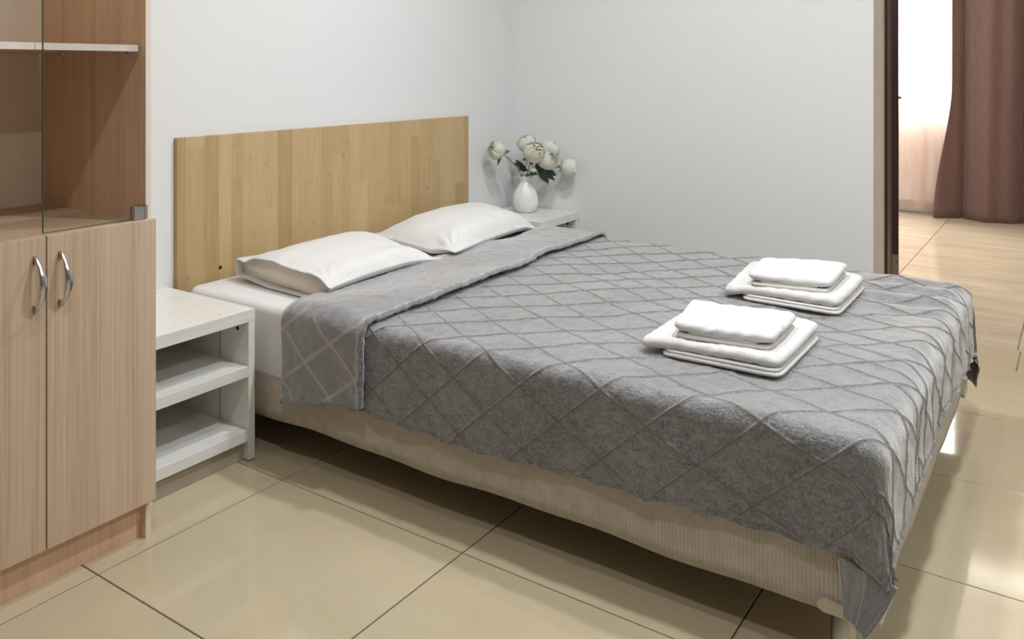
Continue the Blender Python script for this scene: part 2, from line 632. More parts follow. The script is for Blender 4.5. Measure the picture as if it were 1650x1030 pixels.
def tile(x0, x1, y0, y1, mat):
    g = 0.0019
    sx, sy = round(x1 - x0 - 2 * g, 4), round(y1 - y0 - 2 * g, 4)
    if sx < 0.02 or sy < 0.02:
        return
    key = (sx, sy, mat.name)
    if key not in tile_cache:
        bm = bmesh.new()
        z1, e = 0.0, 0.0012
        vs = []
        for (ex, z) in ((0, -0.012), (0, z1 - e), (e, z1)):
            vs.append([bm.verts.new((sgx * (sx / 2 - ex), sgy * (sy / 2 - ex), z)) for sgx, sgy in ((-1, -1), (1, -1), (1, 1), (-1, 1))])
        for i in range(2):
            for k in range(4):
                bm.faces.new((vs[i][k], vs[i][(k + 1) % 4], vs[i + 1][(k + 1) % 4], vs[i + 1][k]))
        bm.faces.new(vs[2])
        me = bpy.data.meshes.new('tile')
        bm.to_mesh(me)
        bm.free()
        me.materials.append(mat)
        tile_cache[key] = me
    o = bpy.data.objects.new('tile', tile_cache[key])
    o.location = ((x0 + x1) / 2, (y0 + y1) / 2, 0)
    COL.objects.link(o)
    o.parent = fl


TX, TY = 0.61, 0.60
for i in range(-5, 5):
    for j in range(-8, 1):
        x0, x1 = max(i * TX, XL), i * TX + TX
        y0, y1 = max(j * TY, YB), min(j * TY + TY, YW)
        if i < 4:
            tile(x0, x1, y0, y1, M['tile'])
        else:
            # last column: cut at the wall, running on through the doorway
            a, b = max(y0, DY0), min(y1, DY1)
            if b - a > 0.02:
                if a > y0:
                    tile(x0, XW, y0, a, M['tile'])
                if b < y1:
                    tile(x0, XW, b, y1, M['tile'])
                tile(x0, 3.05, a, b, M['tile'])
            else:
                tile(x0, XW, y0, y1, M['tile'])
tile(3.05, 3.37, -1.555, DY1, M['tile'])
tile(3.05, 3.37, DY0, -1.555, M['tile'])
xs = [3.37, 4.20, X2]
ys = [Y2B, -3.345, -2.745, -2.145, -1.545, -0.945, -0.345, 0.255, Y2T]
for i in range(len(xs) - 1):
    for j in range(len(ys) - 1):
        tile(xs[i], xs[i + 1], ys[j], ys[j + 1], M['tile2'])

# door frame and open door leaf
dr = struct(boxes('trim_1', [(3.19, 3.31, DY1 - 0.013, DY1 + 0.0, 0.0, DH), (3.19, 3.31, DY0, DY0 + 0.013, 0.0, DH),
                             (3.19, 3.31, DY0, DY1, DH - 0.03, DH)], M['dark_wood'], bevel=0.002))
dr['label'] = 'dark brown frame lining the doorway'
dl = empty('door_1', (3.335, -1.1085, 0.0))
struct(dl)
dl.rotation_euler = (0, 0, math.radians(12.5))
leaf = box('door_leaf', (0.0, 0.80, -0.018, 0.018, 0.008, 2.03), M['dark_wood'], dl, 0.002)
hg = box('hinge', (-0.002, 0.0, -0.016, 0.016, 0.225, 0.345), M['hinge_steel'], dl, 0.0006)
hg['label'] = 'steel hinge plate low on the door edge'
hk = boxes('hinge_knuckle', [(-0.005, 0.004, 0.0182, 0.025, 0.225, 0.345)], M['hinge_steel'], dl, bevel=0.002)
for zz in (0.255, 0.315):
    tube('screw', [(-0.0035, -0.008, zz), (-0.0015, -0.008, zz)], 0.004, M['dark_metal'], hg, 10)
hg2 = box('hinge', (-0.002, 0.0, -0.016, 0.016, 1.68, 1.80), M['hinge_steel'], dl, 0.0006)
hd = tube('door_handle', [(0.735, -0.02, 1.02), (0.735, -0.068, 1.02), (0.72, -0.075, 1.02), (0.62, -0.072, 1.02)], [0.010, 0.010, 0.010, 0.008], M['brass'], dl, 10)

# window in the next room
w1 = empty('window_1', (X2, -1.05, WZ0))
struct(w1)
fb = []
for a, b in ((WY0, WY0 + 0.06), (WY1 - 0.06, WY1), (-1.08, -1.02)):
    fb.append((X2 + 0.06, X2 + 0.12, a, b, WZ0, WZ1))
fb += [(X2 + 0.06, X2 + 0.12, WY0, WY1, WZ0, WZ0 + 0.06), (X2 + 0.06, X2 + 0.12, WY0, WY1, WZ1 - 0.06, WZ1)]
boxes('window_frame', fb, M['window_white'], w1, 0.004, (X2, -1.05, WZ0))
for a, b in ((WY0 + 0.05, -1.07), (-1.03, WY1 - 0.05)):
    box('pane', (X2 + 0.088, X2 + 0.092, a, b, WZ0 + 0.05, WZ1 - 0.05), M['glass'], w1, 0, (X2, -1.05, WZ0))
box('window_sill', (X2 - 0.06, X2 + 0.06, WY0 - 0.03, WY1 + 0.03, WZ0 - 0.035, WZ0), M['window_white'], w1, 0.005, (X2, -1.05, WZ0))

# ------------------------------------------------------------------ headboard
HX0, HX1, HZ = 0.686, 2.478, 0.936
hb = empty('headboard', (1.58, YW - 0.010, 0.0))
tag(hb, 'wide knotty light wood headboard panel fixed flat to the wall behind the bed', 'headboard')
box('panel', (HX0, HX1, YW - 0.018, YW - 0.001, 0.12, HZ), M['headboard'], hb, 0.001, (1.58, YW - 0.010, 0))
sc_ = tube('screw_cap', [(0.874 - 1.58, -0.0095, 0.478), (0.874 - 1.58, -0.006, 0.478)], [0.0065, 0.008], M['dark_hole'], hb, 12)
sc_['label'] = 'small dark screw cap near the lower left'

# ------------------------------------------------------------------ wardrobe
wd = empty('wardrobe', (-0.12, 0.3, 0.0))
tag(wd, 'light oak wardrobe with glass upper doors and bow handles at the left edge', 'wardrobe')
WO = (-0.12, 0.3, 0.0)
WX0, WX1, WF, WB, WT = -0.423, 0.183, 0.040, 0.545, 2.15


def wp(name, b, mat, bevel=0.0008, parent=wd):
    return box(name, b, mat, parent, bevel, WO)


# side panels: laminate lightened in place of light inside, pale edge band in front
wp('side_panel', (WX1 - 0.016, WX1, WF + 0.001, WB, 0.0, WT), M['laminate_bright'])
wp('side_panel', (WX0, WX0 + 0.016, WF + 0.001, WB, 0.0, WT), M['laminate_bright'])
for xa in (WX1 - 0.016, WX0):
    e_ = wp('edge_band', (xa, xa + 0.016, WF, WF + 0.001, 0.0, WT), M['edge_band'], 0)
bp = wp('back_panel', (WX0 + 0.016, WX1 - 0.016, WB - 0.036, WB - 0.032, 0.10, WT), M['hardboard'], 0)
bp['label'] = 'plain beige hardboard back'
wp('plinth', (WX0 + 0.016, WX1 - 0.016, WF + 0.022, WF + 0.038, 0.0, 0.10), M['laminate_bright'])
wp('bottom_board', (WX0 + 0.016, WX1 - 0.016, WF, WB - 0.036, 0.10, 0.116), M['laminate_flat'])
wp('middle_board', (WX0 + 0.016, WX1 - 0.016, WF, WB - 0.036, 0.768, 0.786), M['laminate_flat'])
wp('top_board', (WX0 + 0.016, WX1 - 0.016, WF, WB - 0.036, WT - 0.018, WT), M['laminate_flat'])
sh = empty('shelf', (0, 0, 0))
sh.parent = wd
sh_b = box('board', (WX0 + 0.022, 0.159, WF + 0.021, WB - 0.04, 1.208, 1.2235), M['laminate_flat'], sh, 0.0006, WO)
box('edge_band', (WX0 + 0.022, 0.159, WF + 0.0195, WF + 0.021, 1.2078, 1.2237), M['edge_band'], sh, 0, WO)
for yy in (0.10, 0.40):
    tube('shelf_pin', [(0.1675 - WO[0], yy - WO[1], 1.2045), (0.150 - WO[0], yy - WO[1], 1.2045)], 0.0032, M['steel'], sh, 8)


def bow_handle(xc, z0, z1, yf, parent, off):
    """tapered chrome bow with a knurled middle, all one casting"""
    n, m = 33, 12
    P = np.zeros((n, m, 3))
    for i in range(n):
        t = i / (n - 1)
        z = z1 + (z0 - z1) * t
        bow = 0.030 * math.sin(PI * min(max(t, 0), 1)) ** 0.8
        wdt = 0.0022 + 0.0075 * math.sin(PI * t) ** 1.1
        thk = 0.0022 + 0.0022 * math.sin(PI * t)
        kn = 0.0
        if 0.36 < t < 0.68:
            kn = 0.0011 * (1 if i % 2 else -0.4)
        for k in range(m):
            a = 2 * PI * k / m
            kk = kn * (1 if k % 2 else 0.2)
            P[i, k] = (xc + (wdt + kk) * math.cos(a) + 0.004 * math.sin(PI * t), yf - bow - 0.002 + (thk + kk) * math.sin(a), z)
    P -= np.array(off)
    bm = bmesh.new()
    vs = [[bm.verts.new(P[i, k]) for k in range(m)] for i in range(n)]
    for i in range(n - 1):
        for k in range(m):
            bm.faces.new((vs[i][k], vs[i][(k + 1) % m], vs[i + 1][(k + 1) % m], vs[i + 1][k]))
    bm.faces.new(vs[0])
    bm.faces.new(vs[-1])
    for zz in (z1 - 0.012, z0 + 0.012):
        bm_box(bm, xc - 0.003 - off[0], xc + 0.003 - off[0], yf - 0.013 - off[1], yf - off[1], zz - 0.006 - off[2], zz + 0.006 - off[2])
    return from_bm('handle', bm, M['chrome'], parent, True)


DF = 0.020
d1 = wp('door', (-0.1160, WX1, DF, DF + 0.018, 0.098, 0.794), M['laminate'], 0.0012)
bow_handle(-0.0855, 0.630, 0.757, DF, d1, WO)
d2 = wp('door', (WX0, -0.1195, DF, DF + 0.018, 0.098, 0.794), M['laminate'], 0.0012)
bow_handle(-0.1480, 0.628, 0.755, DF, d2, WO)
for (xa, xb, he, edge) in ((-0.1115, WX1 - 0.0175, WX1 - 0.018, -0.1115),):
    g = wp('glass_door', (xa, xb, WF + 0.002, WF + 0.007, 0.797, WT - 0.03), M['glass'], 0)
    if edge is not None:
        ge = wp('glass_edge', (xa - 0.0011, xa - 0.0001, WF + 0.002, WF + 0.007, 0.797, WT - 0.03), M['glass_edge'], 0, g)
        wp('glass_edge', (xa - 0.0011, xb, WF + 0.002, WF + 0.007, 0.7955, 0.7969), M['glass_edge'], 0, g)
    for zb in (0.7955, WT - 0.062):
        sgn = -1 if he > 0 else 1
        x0, x1 = sorted((he, he + sgn * 0.040))
        bm = bmesh.new()
        bm_box(bm, x0 - WO[0], x1 - WO[0], WF - 0.009 - WO[1], WF + 0.0015 - WO[1], zb, zb + 0.031)
        bm_box(bm, x0 + 0.004 - WO[0], x1 - 0.006 - WO[0], WF + 0.0075 - WO[1], WF + 0.016 - WO[1], zb, zb + 0.031)
        bmesh.ops.bevel(bm, geom=list(bm.edges), offset=0.0015, segments=2, affect='EDGES')
        xe = he - sgn * 0.0005
        bm_box(bm, min(xe, xe + sgn * 0.008) - WO[0], max(xe, xe + sgn * 0.008) - WO[0], WF - 0.010 - WO[1], WF - 0.0015 - WO[1], zb + 0.001, zb + 0.033)
        hh = from_bm('glass_hinge', bm, M['steel'], g)
        hh['label'] = 'small chrome clamp hinge on the glass corner'

# ------------------------------------------------------------------ nightstands


def nightstand(x0, x1, y0, y1, zt, label):
    cx, cy = (x0 + x1) / 2, (y0 + y1) / 2
    r = empty('nightstand', (cx, cy, 0))
    tag(r, label, 'nightstand', 'white open nightstands beside the bed')
    of = (cx, cy, 0)
    nm = M['nightstand']
    th = 0.026
    box('top', (x0, x1, y0, y1, zt - 0.036, zt), nm, r, 0.0012, of)
    box('side_panel', (x1 - th, x1 - 0.0005, y0 + 0.0005, y1, 0.004, zt - 0.0362), nm, r, 0.001, of)
    box('side_panel', (x0 + 0.0005, x0 + th, y0 + 0.0005, y1, 0.004, zt - 0.0362), nm, r, 0.001, of)
    for za, zb in ((0.252, 0.283), (0.062, 0.094)):
        box('shelf', (x0 + th + 0.0003, x1 - th - 0.0003, y0 + 0.001, y1 - 0.01, za, zb), nm, r, 0.001, of)
    box('back_panel', (x0 + th, x1 - th, y1 - 0.009, y1 - 0.003, 0.094, zt - 0.037), nm, r, 0, of)
    p = box('plinth', (x0 + th, x1 - th, y0 + 0.022, y0 + 0.036, 0.0, 0.061), M['plinth_grey'], r, 0.0008, of)
    p['label'] = 'recessed grey beige plinth'
    for xx, sg in ((x1 - th, -1), (x0 + th, 1)):
        tube('cam_cap', [(xx - cx + sg * 0.0012, y0 + 0.048 - cy, zt - 0.062), (xx - cx, y0 + 0.048 - cy, zt - 0.062)], [0.006, 0.0065], M['dark_hole'], r, 12)
    # hairline joint where the front strip meets the inner panel
    box('panel_joint', (x1 - th - 0.0008, x1 - th - 0.0001, y0 + 0.125, y0 + 0.1265, 0.0945, zt - 0.037), M['dark_hole'], r, 0, of)
    return r


nightstand(0.252, 0.656, 0.156, YW - 0.001, 0.450, 'white open-shelf nightstand with empty shelves between the wardrobe and the bed')
nightstand(2.535, 2.937, 0.195, YW - 0.020, 0.450, 'white nightstand in the far corner carrying the vase of flowers')

# ------------------------------------------------------------------ bed
BX0, BX1, BY0, BY1 = 0.712, 2.315, -1.452, 0.545
BZ0, BZ1 = 0.112, 0.430
bed = empty('bed', ((BX0 + BX1) / 2, (BY0 + BY1) / 2, 0))
tag(bed, 'double bed with a low ribbed beige base on steel legs in front of the headboard', 'bed')
BO = np.array([(BX0 + BX1) / 2, (BY0 + BY1) / 2, 0.0])


def ring(x0, x1, y0, y1, r, step=0.012, nc=8):
    """closed loop of points round a rounded rectangle with outward normals and arc length"""
    pts = []

    def seg(a, b):
        n = max(2, int(math.hypot(b[0] - a[0], b[1] - a[1]) / step))
        for i in range(n):
            t = i / n
            pts.append((a[0] + (b[0] - a[0]) * t, a[1] + (b[1] - a[1]) * t))

    def arc(cx, cy, a0):
        for i in range(nc):
            a = a0 + PI / 2 * i / nc
            pts.append((cx + r * math.cos(a), cy + r * math.sin(a)))
    seg((x0 + r, y0), (x1 - r, y0)); arc(x1 - r, y0 + r, -PI / 2)
    seg((x1, y0 + r), (x1, y1 - r)); arc(x1 - r, y1 - r, 0)
    seg((x1 - r, y1), (x0 + r, y1)); arc(x0 + r, y1 - r, PI / 2)
    seg((x0, y1 - r), (x0, y0 + r)); arc(x0 + r, y0 + r, PI)
    p = np.array(pts)
    nx = np.roll(p, -1, 0) - np.roll(p, 1, 0)
    nrm = np.stack([nx[:, 1], -nx[:, 0]], 1)
    nrm /= np.linalg.norm(nrm, axis=1)[:, None]
    d = np.r_[0, np.cumsum(np.linalg.norm(np.diff(p, axis=0), axis=1))]
    return p, nrm, d


def skirted_box(name, x0, x1, y0, y1, z0, z1, r, rt, mat, parent, hem=None, puff=0.0, off=BO, step=0.012, rows=12, bottom=True, bulge=None):
    p, nrm, d = ring(x0, x1, y0, y1, r, step)
    n = len(p)
    wv = hem if hem is not None else np.zeros(n)
    L = []
    # bottom lip
    if bottom:
        L.append((-0.03, None, 1))
        L.append((-0.006, None, 1))
    for i in range(rows):
        t = i / (rows - 1)
        L.append((0.0, t, 0))
    for i in range(1, 7):
        a = PI / 2 * i / 6
        L.append((-rt * (1 - math.cos(a)), None, 2 + rt * math.sin(a)))
    rowsP, uvs = [], []
    for (o, t, f) in L:
        if t is not None:
            z = z0 + wv + (z1 - rt - z0 - wv) * t
            oo = puff * math.sin(PI * t) ** 0.7 + o
            if bulge is not None:
                oo = oo + bulge(d, z)
        elif f == 1:
            z = z0 + wv + (0.004 if o < -0.01 else 0.0)
            oo = o
        else:
            z = np.full(n, z1 - rt + (f - 2))
            oo = o
        q = p + nrm * (oo[:, None] if hasattr(oo, '__len__') else oo)
        rowsP.append(np.c_[q, z * np.ones(n)])
        uvs.append(np.c_[d, z * np.ones(n)])
    P = np.array(rowsP) - np.array(off)
    P = np.concatenate([P], 0)
    o = grid_mesh(name, P, mat, parent, closed_v=True, uv=np.array(uvs), caps=False)
    # close the top and bottom with fans
    bm = bmesh.new()
    bm.from_mesh(o.data)
    bm.verts.ensure_lookup_table()
    nr = len(L)
    bm.faces.new([bm.verts[(nr - 1) * n + k] for k in range(n)])
    if bottom:
        bm.faces.new([bm.verts[k] for k in range(n)][::-1])
    bmesh.ops.recalc_face_normals(bm, faces=bm.faces)
    for f in bm.faces:
        f.smooth = True
    bm.to_mesh(o.data)
    bm.free()
    return o


p_, _, d_ = ring(BX0, BX1, BY0, BY1, 0.03)
hemw = 0.0035 * np.sin(d_ * 9.0) + 0.002 * np.sin(d_ * 21.0 + 1.3) - 0.002
skirted_box('bed_base', BX0, BX1, BY0, BY1, BZ0, BZ1, 0.03, 0.02, M['ribbed'], bed, hem=hemw, puff=0.003)
for lx, ly in ((0.752, -1.392), (2.19, -1.36), (0.752, 0.45), (2.275, 0.45), (1.514, -0.45)):
    if True:
        P_ = [(lx - BO[0], ly - BO[1], 0.0), (lx - BO[0], ly - BO[1], 0.008), (lx - BO[0], ly - BO[1], 0.010), (lx - BO[0], ly - BO[1], 0.130)]
        tube('leg', P_, [0.026, 0.026, 0.0225, 0.0225], M['steel'], bed, 20)


def bracket(corner, sx, sy):
    """lobed plastic plate round a lower corner of the base; the lobes lie on both faces"""
    bm = bmesh.new()
    prof = [(0.0, 0.012), (0.0, 0.060), (0.018, 0.062), (0.030, 0.055), (0.036, 0.044), (0.044, 0.036), (0.060, 0.036),
            (0.080, 0.040), (0.092, 0.037), (0.098, 0.026), (0.094, 0.016), (0.085, 0.012)]
    cx, cy = corner
    for face in (0, 1):
        def pt(u, z, o):
            if face == 0:
                return (cx + sx * o - BO[0], cy - sy * u - BO[1], BZ0 - 0.014 + z)
            return (cx - sx * u - BO[0], cy + sy * o - BO[1], BZ0 - 0.014 + z)
        a = [bm.verts.new(pt(u, z, 0.010)) for u, z in prof]
        b = [bm.verts.new(pt(u, z, 0.001)) for u, z in prof]
        bm.faces.new(a)
        bm.faces.new(b[::-1])
        k = len(prof)
        for i in range(k):
            bm.faces.new((a[i], a[(i + 1) % k], b[(i + 1) % k], b[i]))
    bmesh.ops.bevel(bm, geom=[e for e in bm.edges if len(e.link_faces) == 2 and e.calc_face_angle(0) > 0.8], offset=0.002, segments=2, affect='EDGES')
    o = from_bm('corner_bracket', bm, M['plastic_beige'], bed)
    o['label'] = 'lobed beige plastic corner plate'


bracket((BX0, BY0), -1, -1)
bracket((BX1, BY0), 1, -1)

# fitted sheet over the mattress
ps, _, ds = ring(BX0 + 0.004, BX1 - 0.004, BY0 + 0.01, BY1 - 0.004, 0.05)
SZ = 0.446
sw = Waves(20, 90, 9, 5)
hem_s = 0.006 * np.sin(ds * 9 + 0.4) + 0.004 * np.sin(ds * 21)
SO = (1.514, -0.45, BZ1)
sheet = skirted_box('fitted_sheet', BX0 - 0.004, BX1 + 0.004, BY0 - 0.003, BY1 - 0.004, 0.241, SZ, 0.045, 0.028, M['sheet'], None,
                    hem=None, puff=0.002, off=(0, 0, 0), step=0.015, rows=14, bottom=False,
                    bulge=lambda d, z: 0.0016 * (sw(d * 0.6, z * 0.5) + 1.0) * (0.3 + 0.7 * smoothstep(0.42, 0.26, z)))
tag(sheet, 'plain white fitted sheet over the mattress, bare at the pillow end', 'sheet')

# ------------------------------------------------------------------ blanket
ZT = 0.462
AL, AR, BF, RL, RF = 0.727, 2.292, -1.420, 0.036, 0.055
A_START_X = np.array([-0.80, -0.65, -0.50, -0.35, -0.20, -0.05, 0.10, 0.25, 0.40, 0.55, 0.699, 0.822, 0.962, 1.117, 1.29, 1.447, 1.618, 1.791, 1.93, 2.08, 2.265, 2.46, 2.66, 2.86, 3.06, 3.26])
A_IDX = np.arange(len(A_START_X)) - 10.0


def quilt(a, b):
    """distance in metres to the nearest stitched line of the two skewed families"""
    yd = -(b + 0.25)
    g = np.where(yd > 0, yd - 0.22 * np.minimum(yd, 1.9) ** 2, yd)
    k = np.full_like(a, 0.77)
    for _ in range(3):
        xn = a + k * g
        k = 0.76 + 0.26 * smoothstep(1.6, 2.3, xn)
    n = np.interp(xn, A_START_X, A_IDX)
    da = np.abs(n - np.round(n)) * 0.156 * 0.80
    s = a - 0.69
    s = np.where(s < 0, s * 1.05, s * 0.863)
    m = (b + s + 0.918) / 0.165
    db = np.abs(m - np.round(m)) * 0.165 * 0.757
    return np.minimum(da, db), (n, m)


fold_w = Waves(9, 30, 10, 21)
wr_w = Waves(16, 60, 12, 8, 1.0, 1.0)
fine_w = Waves(60, 200, 14, 9)


# loop of the loose near corner: out along the side to a ridge, then back to the foot
KN = np.linspace(0, 90, 91)
_k = np.exp(-0.5 * (np.arange(-12, 13) / 5.0) ** 2)
_k /= _k.sum()


def soft(xs, ys):
    y = np.interp(np.linspace(-20, 110, 131), [-20] + xs + [110], [0] + ys + [0])
    return np.convolve(y, _k, 'same')[20:111]


KY = soft([2, 14, 26, 38, 50, 66, 84], [0, 0.09, 0.19, 0.20, 0.14, 0.05, 0])
KX = soft([6, 24, 38, 50, 64, 84], [0, 0.01, 0.08, 0.14, 0.06, 0])


def drape(a, b, lift=0.0):
    """lay the flat cloth coordinates over the bed: top, rounded edges, hanging sides, loose corners"""
    eL = np.maximum(AL - a, 0)
    eR = np.maximum(a - AR, 0)
    eF = np.maximum(BF - b, 0)
    ea = eL + eR
    sgn = np.where(eL > 0, -1.0, 1.0)
    r = np.hypot(ea, eF)
    th = np.arctan2(eF, np.maximum(ea, 1e-9))
    R = (RL * np.cos(th) ** 2 + RF * np.sin(th) ** 2) + lift
    q = PI / 2 * R
    arc = np.clip(r / R, 0, PI / 2)
    hor = R * np.sin(arc)
    drop = R * (1 - np.cos(arc)) + np.maximum(r - q, 0)
    hang = np.maximum(r - q, 0)
    # the spare cloth of a corner stands out in a cone
    inc = (ea > 0) & (eF > 0)
    sq = np.where(inc & (eL > 0), np.interp(np.degrees(th), [0, 10, 22, 34, 46, 62, 90], [0, -0.08, -0.13, 0.0, 0.42, 0.25, 0]), 0.0)
    sq = sq + np.where(inc & (eR > 0), 0.18 * np.sin(2 * th) ** 4, 0.0)
    hang = hang / (1 + sq)
    drop = np.where(r > q, R + hang, drop)
    deg = np.degrees(th)
    near = inc & (eL > 0)
    gam = np.where(inc & (eR > 0), np.radians(9) * np.sin(2 * th) ** 2, 0.0)
    hor = hor + hang * np.sin(gam)
    drop = drop - hang * (1 - np.cos(gam))
    ky = np.where(near, np.interp(deg, KN, KY), 0.0) * hang
    kx = np.where(near, np.interp(deg, KN, KX), 0.0) * hang
    side = (ea > 0) & (eF <= 0)
    # hanging folds
    t = smoothstep(0.0, 0.22, hang)
    hor = hor + np.where(ea > 0, t * (0.006 * fold_w(b * 1.0, a * 0.25) + 0.006) * np.cos(th) ** 6, 0)
    ft = eF * (1 - np.exp(-((ea) / 0.03) ** 2) * 0) > 0
    flute = 0.5 + 0.5 * np.sin((a - 1.55 + 0.25 * eF) * 46 + 1.3 * np.sin(a * 9))
    amp = 0.002 + 0.011 * smoothstep(1.45, 1.95, a) * (1 - 0.6 * smoothstep(2.25, 2.4, a))
    hor = hor + np.where(ft & (ea <= 0), smoothstep(-0.01, 0.16, r - q * 0.5) * amp * flute, 0) 
    hor = hor + np.where(ft & (ea > 0), smoothstep(-0.01, 0.16, r - q * 0.5) * amp * flute * np.sin(th) ** 4, 0)
    X = np.clip(a, AL, AR) + sgn * hor * np.cos(th) * (ea > 0)
    Y = np.where(eF > 0, BF - hor * np.sin(th), b)
    X = X + kx
    Y = Y - ky
    Z = ZT + lift - drop
    # the top is a little soft
    top = smoothstep(0.06, 0.0, r)
    Z = Z + top * 0.0022 * fold_w(a * 0.8, b * 0.8)
    # gathers that run from the far foot corner over the top
    gx = smoothstep(1.55, 2.05, a) * smoothstep(-1.05, -1.38, b) * (1 - smoothstep(0.05, 0.25, eF))
    Z = Z + gx * top * 0.008 * np.sin((a - 1.55) * 46 + b * 9)
    return np.stack([X, Y, Z], -1)


def normals(P):
    du = np.gradient(P, axis=0)
    dv = np.gradient(P, axis=1)
    n = np.cross(du, dv)
    n /= np.maximum(np.linalg.norm(n, axis=-1, keepdims=True), 1e-9)
    return n


def left_len(b):   # cloth length past the start of the rounded edge on the left
    return 0.0690 + np.interp(-b, [-0.07, 0.30, 0.47, 0.75, 1.0, 1.2, 1.37, 1.6], [0.185, 0.19, 0.20, 0.19, 0.182, 0.178, 0.172, 0.172])


def foot_len(a):
    return 0.094 + np.interp(a, [0.5, 0.75, 1.05, 1.32, 1.56, 1.9, 2.2, 2.5], [0.185, 0.185, 0.165, 0.150, 0.135, 0.145, 0.155, 0.19])


NB, NA = 740, 900
tb = np.linspace(0, 1, NB)
ta = np.linspace(0, 1, NA)
TA, TB = np.meshgrid(ta, tb, indexing='ij')
b_top = 0.060
Bv = b_top + (BF - b_top) * TB
for _ in range(4):
    a0 = AL - left_len(Bv)
    a1 = AR + 0.33
    Av = a0 + (a1 - a0) * TA
    b1 = BF - foot_len(Av)
    Bv = b_top + (b1 - b_top) * TB
# ragged edge
Av = Av - 0.003 * (TA < 0.002) * np.sin(Bv * 60)
P = drape(Av, Bv)
dist, _ = quilt(Av, Bv)
edge = np.minimum(np.minimum((Av - Av[:1]), (Av[-1:] - Av)), (Bv - Bv[:, -1:]))
hem = np.exp(-((edge - 0.010) / 0.007) ** 2)
groove = np.exp(-(dist / 0.0030) ** 2)
N = normals(P)
hangm = smoothstep(0.03, 0.12, ZT - P[..., 2])
disp = -0.0034 * groove + 0.0007 * smoothstep(0.0, 0.03, dist) + 0.0035 * hem + 0.0007 * fine_w(Av, Bv)
disp = disp + 0.0012 * wr_w(Av, Bv) * (1 + 0.6 * hangm)
P = P + N * disp[..., None]
seamv = np.clip(np.exp(-(dist / 0.0021) ** 2), 0, 1) * (1 - hem)
blk = empty('blanket', (1.5, -0.6, ZT))
tag(blk, 'grey quilted fleece blanket with a diamond pattern spread over the bed', 'blanket')
BLO = np.array([1.5, -0.6, ZT])
cover = grid_mesh('cover', P - BLO, M['fleece'], blk, uv=np.stack([Av, Bv], -1), attr=seamv)

# the near corner tip is turned under and shows its inner side
tu = np.linspace(0, 1, 40)
tv = np.linspace(0, 1, 40)
TU, TV = np.meshgrid(tu, tv, indexing='ij')
c00, c10 = np.array([0.678, -1.398, 0.235]), np.array([0.708, -1.490, 0.200])      # along the fold
c01, c11 = np.array([0.682, -1.406, 0.130]), np.array([0.690, -1.442, 0.098])      # lower left, tip
Q = (c00 * ((1 - TU) * (1 - TV))[..., None] + c10 * (TU * (1 - TV))[..., None] + c01 * ((1 - TU) * TV)[..., None] + c11 * (TU * TV)[..., None])
Q[..., 0] += 0.008 * np.sin(PI * TU) * np.sin(PI * (0.15 + 0.7 * TV)) - 0.006 * TU * TV
Q[..., 1] -= 0.004 * np.sin(PI * TV) * TU
Q[..., 0] += 0.002 * np.sin(TU * 14 + TV * 3)
hemq = np.exp(-((1 - TV) / 0.07) ** 2) + np.exp(-((1 - TU) / 0.08) ** 2) + np.exp(-(TU / 0.06) ** 2) * 0.6
Q[..., 0] -= 0.004 * np.clip(hemq, 0, 1)
turned = grid_mesh('turned_corner', Q - BLO, M['fleece_back'], blk, uv=np.stack([TU * 0.14 + 3, TV * 0.12], -1),
                   attr=np.exp(-((TU - 0.42 - 0.1 * TV) / 0.02) ** 2) * 0.6)
md = turned.modifiers.new('thickness', 'SOLIDIFY')
md.thickness = 0.006
md.offset = 0
turned['label'] = 'blanket corner turned under, its inner side showing'

# folded back flap at the pillow end
NBf, NAf = 72, 420
tb = np.linspace(0, 1, NBf)
ta = np.linspace(0, 1, NAf)
TA, TB = np.meshgrid(ta, tb, indexing='ij')
fb0 = -0.235
Bv = 0.0 + TB
edge_b = lambda a: fb0 + 0.012 * np.sin(a * 4.1) + 0.006 * np.sin(a * 11) + 0.030 * smoothstep(1.2, 2.3, a) - 0.012 * smoothstep(0.9, 0.74, a)
la = 0.0700 + np.interp(TB, [0, 1], [0.198, 0.248])
Av = (AL - la) + (AR + 0.26 - (AL - la)) * TA
top_b = 0.074 - 0.01 * np.sin(Av * 3)
Bv = edge_b(Av) + (top_b - edge_b(Av)) * TB
P = drape(Av, Bv, 0.020)
P[..., 2] -= 0.010 * smoothstep(0.9, 1.0, TB) ** 2
dist, _ = quilt(Av, -Bv - 0.30)
e1 = np.minimum(Bv - Bv[:, :1], Av - Av[:1])
hemf = np.exp(-((e1 - 0.008) / 0.0085) ** 2)
N = normals(P)
disp = 0.0016 * np.exp(-(dist / 0.006) ** 2) + 0.0025 * wr_w(Av * 0.7, Bv * 0.7) + 0.0018 * fold_w(Av, Bv) + 0.0055 * hemf + 0.0006 * fine_w(Av, Bv) * (1 + 2 * hemf)
P = P + N * disp[..., None]
flap = grid_mesh('folded_flap', P - BLO, M['fleece_back'], blk, uv=np.stack([Av, Bv], -1),
                 attr=np.clip(np.exp(-(dist / 0.0035) ** 2), 0, 1) * 0.95 * smoothstep(0.0, 0.06, ZT + 0.02 - P[..., 2]))
md = flap.modifiers.new('thickness', 'SOLIDIFY')
md.thickness = 0.010
md.offset = -1
flap['label'] = 'smooth lighter underside of the blanket folded back in a band below the pillows'
# rolled hem along the flap's edge and its lower left end
i0 = 0
line = [P[i, 0] + np.array([0, -0.002, 0.001]) for i in range(0, NAf, 2)]
line = [Vector(p - BLO) for p in line]
rad = [0.0078 + 0.0010 * math.sin(i * 1.9) + 0.0007 * math.sin(i * 0.83) for i in range(len(line))]
hm = tube('hem', line, rad, M['fleece'], blk, 10)
line = [Vector(P[0, j] - BLO) for j in range(0, NBf, 3)]
hm2 = tube('hem', line, 0.0065, M['fleece'], blk, 8)

# ------------------------------------------------------------------ pillows


